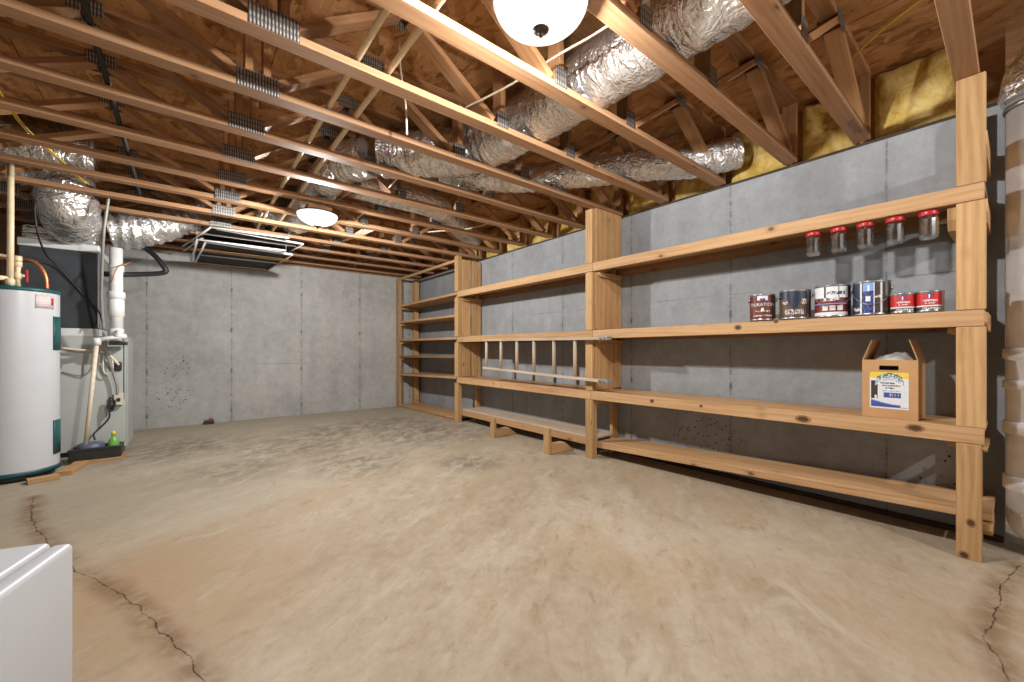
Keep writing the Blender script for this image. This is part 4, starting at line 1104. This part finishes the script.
o = MB().lathe((tx0+.135, ty0+.125, .0465), [(0, 0), (.085, 0), (.10, .05), (.10, .115), (.085, .125), (0, .125)], 32).build('condensate_pump', PURP)
tag(o, 'blue grey round condensate pump sitting inside the black drain tray', 'pump')
gb = thing('green_bottle', 'small green plastic bottle with yellow cap standing in the black tray', 'bottle', (tx1-.066, ty0+.12, .046))
c = (tx1-.066, ty0+.12, .046)
MB().lathe(c, [(0, 0), (.038, 0), (.042, .01), (.042, .12), (.03, .15), (.014, .165), (.014, .18), (0, .18)], 28).build('bottle_body', GREENB, gb)
MB().lathe(c, [(0, .181), (.018, .181), (.018, .21), (.008, .225), (0, .225)], 20).build('bottle_cap', LBL_YEL, gb)

# little trap on the floor by the back wall
p = atz(209, 424, 0)
rt = thing('rodent_trap', 'tiny black rodent trap with red trigger at the foot of the back wall', 'trap', (p.x, p.y, 0))
MB().box((p.x-.055, p.y-.03, 0), (p.x+.06, p.y+.05, .057)).build('trap_base', BLACKP, rt, bevel=.006)
MB().prism([(p.x-.01, .058), (p.x+.045, .058), (p.x+.04, .082), (p.x+.0, .078)], 1, p.y-.01, p.y+.03).build('trigger', RED, rt)

# ------------------------------------------------------------------ rack of rods hung below the trusses
rk = thing('hanging_rod_rack', 'hanging rack of dark panels with white rods and wood slats below the far trusses', 'rack', (.6, 6.0, 2.33))
ZA, ZL = 2.43, 2.33
def rod(a, b, z, r=.011, mat=STEELW, name='rod', z2=None):
    p0 = atz(*a, z); p1 = atz(*b, z if z2 is None else z2)
    return MB().tube([p0, p1], r, 10).build(name, mat, rk)
rod((211, 227.3), (289, 238), ZA); rod((216.5, 228.7), (303, 244), ZA, .014); rod((203, 233.5), (296, 246), ZA, .012)
rod((197.5, 239.6), (286, 250.6), ZL, .011); rod((207, 241.7), (292.5, 254.7), ZL, .017)
rod((201, 255), (279, 263.5), ZL, .008)
def slat(a, b, z, w, name='slat'):
    p0 = atz(*a, z); p1 = atz(*b, z)
    MB().bar(p0, p1, w, .018, (0, 1, 0)).build(name, W_SLAT, rk)
slat((190.5, 248.5), (288, 260.5), ZL+.0, .10); slat((193, 263), (267, 270.5), ZL, .06)
def infill(pts, z, name='dark_screen'):
    q = [atz(x, y, z) for x, y in pts]; m = MB()
    m.face(q); m.face([v+V((0, 0, .004)) for v in reversed(q)])
    for i in range(len(q)):
        a, b = q[i], q[(i+1) % len(q)]; m.face([a, b, b+V((0, 0, .004)), a+V((0, 0, .004))])
    m.build(name, SCREEN, rk)
infill([(212, 228), (302, 244), (284, 254.5), (195, 243)], ZA+.014)
infill([(198.5, 240.3), (291, 254.5), (268, 269.5), (194, 262)], ZL+.018)
for a, b, z in (((183, 246), (211, 227.3), ZA), ((184, 250.5), (203, 237.5), ZA), ((303, 244), (284, 254.8), ZA)):
    rod(a, b, z, .010, STEELW, 'side_rail')
for a, b, z in (((206, 241.5), (195.5, 262), ZL), ((197.5, 239.6), (191, 262), ZL), ((292.5, 254.7), (267, 270.4), ZL)):
    rod(a, b, z, .012, W_SLAT if a[0] > 250 else STEELW, 'side_rail')
for (px, py, z) in ((289, 238, ZA), (211, 227.3, ZA), (286, 251, ZL), (197, 239.6, ZL), (193, 262.5, ZL), (268, 270, ZL)):
    p0 = atz(px, py, z); MB().tube([p0, V((p0.x, p0.y, ZB+.01))], .0035, 8).build('hanger', CONDUIT, rk)

# ------------------------------------------------------------------ pipes and cables in the ceiling
def run(name, pts, r, mat, label, cat, sub=6, n=10, group=None):
    o = MB().tube(pts, r, n, sub=sub).build(name, mat); tag(o, label, cat, group); return o
ZP = 2.553
xa, xb = .835, .672
run('water_pipe', [(xa, .2, ZP), (xa, 2, ZP), (xa-.004, 4, ZP), (xa, 6.9, ZP)], .0165, CPVC, 'cream supply pipe on the truss chords, right one of the pair', 'pipe', group='cream supply pipes on the trusses')
run('water_pipe', [(xb, .2, ZP), (xb+.003, 2, ZP), (xb, 4, ZP), (xb, 6.9, ZP)], .0165, CPVC, 'cream supply pipe on the truss chords, left one of the pair', 'pipe', group='cream supply pipes on the trusses')
gp = run('gas_pipe', [(-.335, -.3, 2.542), (-.335, 1.5, 2.542), (-.335, 3.6, 2.545), (-.34, 5.2, 2.545)], .0135, STRAP, 'black gas pipe resting on the truss chords at upper left', 'pipe', n=14)
run('cable', [atz(463, 109, 2.60), atz(510, 85, 2.60), atz(560, 54, 2.60), atz(595, 34, 2.60), atz(647, 0, 2.60), atz(690, -26, 2.60)], .006, CREAM, 'thin cream cable strung past the right of the nearer dome light', 'cable')
run('cable', [aty(420, -6, 2.36), aty(405, 30, 2.36), aty(399.5, 45, 2.36), aty(401, 72, 2.36), aty(405.5, 102, 2.36), aty(407, 135, 2.36)], .006, CREAM, 'cream cable hanging loose above the bend of the trunk duct', 'cable')
run('cable', [atz(420, 154, 2.575), atz(405, 170, 2.575), atz(385, 192, 2.575), atz(370, 208, 2.575), atz(352, 222, 2.575)], .007, CREAM, 'cream cable crossing the smooth foil branch duct', 'cable')
run('cable', [atz(418, 233, 2.575), atz(440, 231, 2.575), atz(462, 230, 2.575), atz(487, 224, 2.60)], .007, CREAM, 'cream cable running level above the far shelf post', 'cable')
run('cable', [atz(362, 185, 2.6), atz(350, 192, 2.585), atz(338, 200, 2.6)], .007, CREAM, 'short bent cream cable right above the farther dome light', 'cable')
run('cable', [atz(854, 56, 2.9), atz(880, 31, 2.9), atz(920, 0, 2.9), atz(950, -24, 2.9)], .007, YEL, 'single yellow cable stapled under the subfloor near the right end post', 'cable')
for i, (dx, lb) in enumerate(((0, 'yellow cable drooping at upper left, left strand of the pair'), (2.4, 'yellow cable drooping at upper left, right strand of the pair'))):
    run('cable', [atz(-8+dx, 84, 2.66), atz(9+dx, 108, 2.62), atz(26+dx, 130, 2.59), atz(60+dx, 161, 2.57), atz(72+dx, 173, 2.565), atz(86+dx, 184, 2.565)],   .005, YEL, lb, 'cable', group='yellow cable pair')
for i in range(5):
    run('cable', [atz(343+i*4, 241-i*1.0, 2.54), atz(352+i*4, 236-i*.9, 2.54), atz(362+i*3.6, 230-i*.2, 2.55)], .010, CREAM, 'short pale cable in the bundle right of the farther dome light', 'cable', group='bundled pale cables by the farther light')

# ------------------------------------------------------------------ white appliance, lower left
ZF = .62
P1 = atz(74.5, 541.5, ZF)        # far top corner of the door face
ang = math.radians(16)       # its face runs away from the camera on this bearing
fd = V((math.sin(ang), math.cos(ang), 0)); rd = V((fd.y, -fd.x, 0))
fw, fdp, dth = .50, .48, .042
fz = thing('compact_freezer', 'small white freezer with rounded corners at the lower left corner', 'appliance', (P1.x-rd.x*.25-fd.x*.25, P1.y-rd.y*.25-fd.y*.25, 0))
def fbox(name, d0, d1, r0, r1, z0, z1, mat, bev, par=fz):
    m = MB()
    pts = [P1+fd*d+rd*r for d, r in ((d0, r0), (d1, r0), (d1, r1), (d0, r1))]
    lo = [V((q.x, q.y, z0)) for q in pts]; hi = [V((q.x, q.y, z1)) for q in pts]
    m.face(lo); m.face(list(reversed(hi)))
    for i in range(4): m.face([lo[i], hi[i], hi[(i+1) % 4], lo[(i+1) % 4]])
    o = m.build(name, mat, par, bevel=bev, seg=5)
    for p_ in o.data.polygons: p_.use_smooth = True
    return o
fbox('body', -fw, .012, -fdp, -dth-.003, .03, ZF+.004, WHITE2, .011)
fbox('door', -fw-.002, .002, -dth, 0, .045, ZF, WHITE2, .013)
fbox('door_gasket', -fw+.02, -.02, -dth-.0045, -dth+.001, .06, ZF-.014, GREYM, .0005)
fbox('plinth', -fw+.02, -.02, -fdp+.02, -dth-.02, 0, .031, BLACKP, .002)

# ------------------------------------------------------------------ world and exposure
w = bpy.data.worlds.new('world'); sc.world = w; w.use_nodes = True
bg = w.node_tree.nodes['Background']; bg.inputs[0].default_value = (1.0, .98, .95, 1); bg.inputs[1].default_value = .5
sc.view_settings.view_transform = 'Standard'; sc.view_settings.look = 'None'
sc.view_settings.exposure = 0.32; sc.view_settings.gamma = 1.0; sc.view_settings.use_curve_mapping = False
sc.cycles.max_bounces = 10; sc.cycles.diffuse_bounces = 5; sc.cycles.glossy_bounces = 4; sc.cycles.transmission_bounces = 8; sc.cycles.transparent_max_bounces = 12
sc.cycles.sample_clamp_indirect = 4.0; sc.cycles.caustics_reflective = False; sc.cycles.caustics_refractive = False
sc.cycles.use_denoising = True
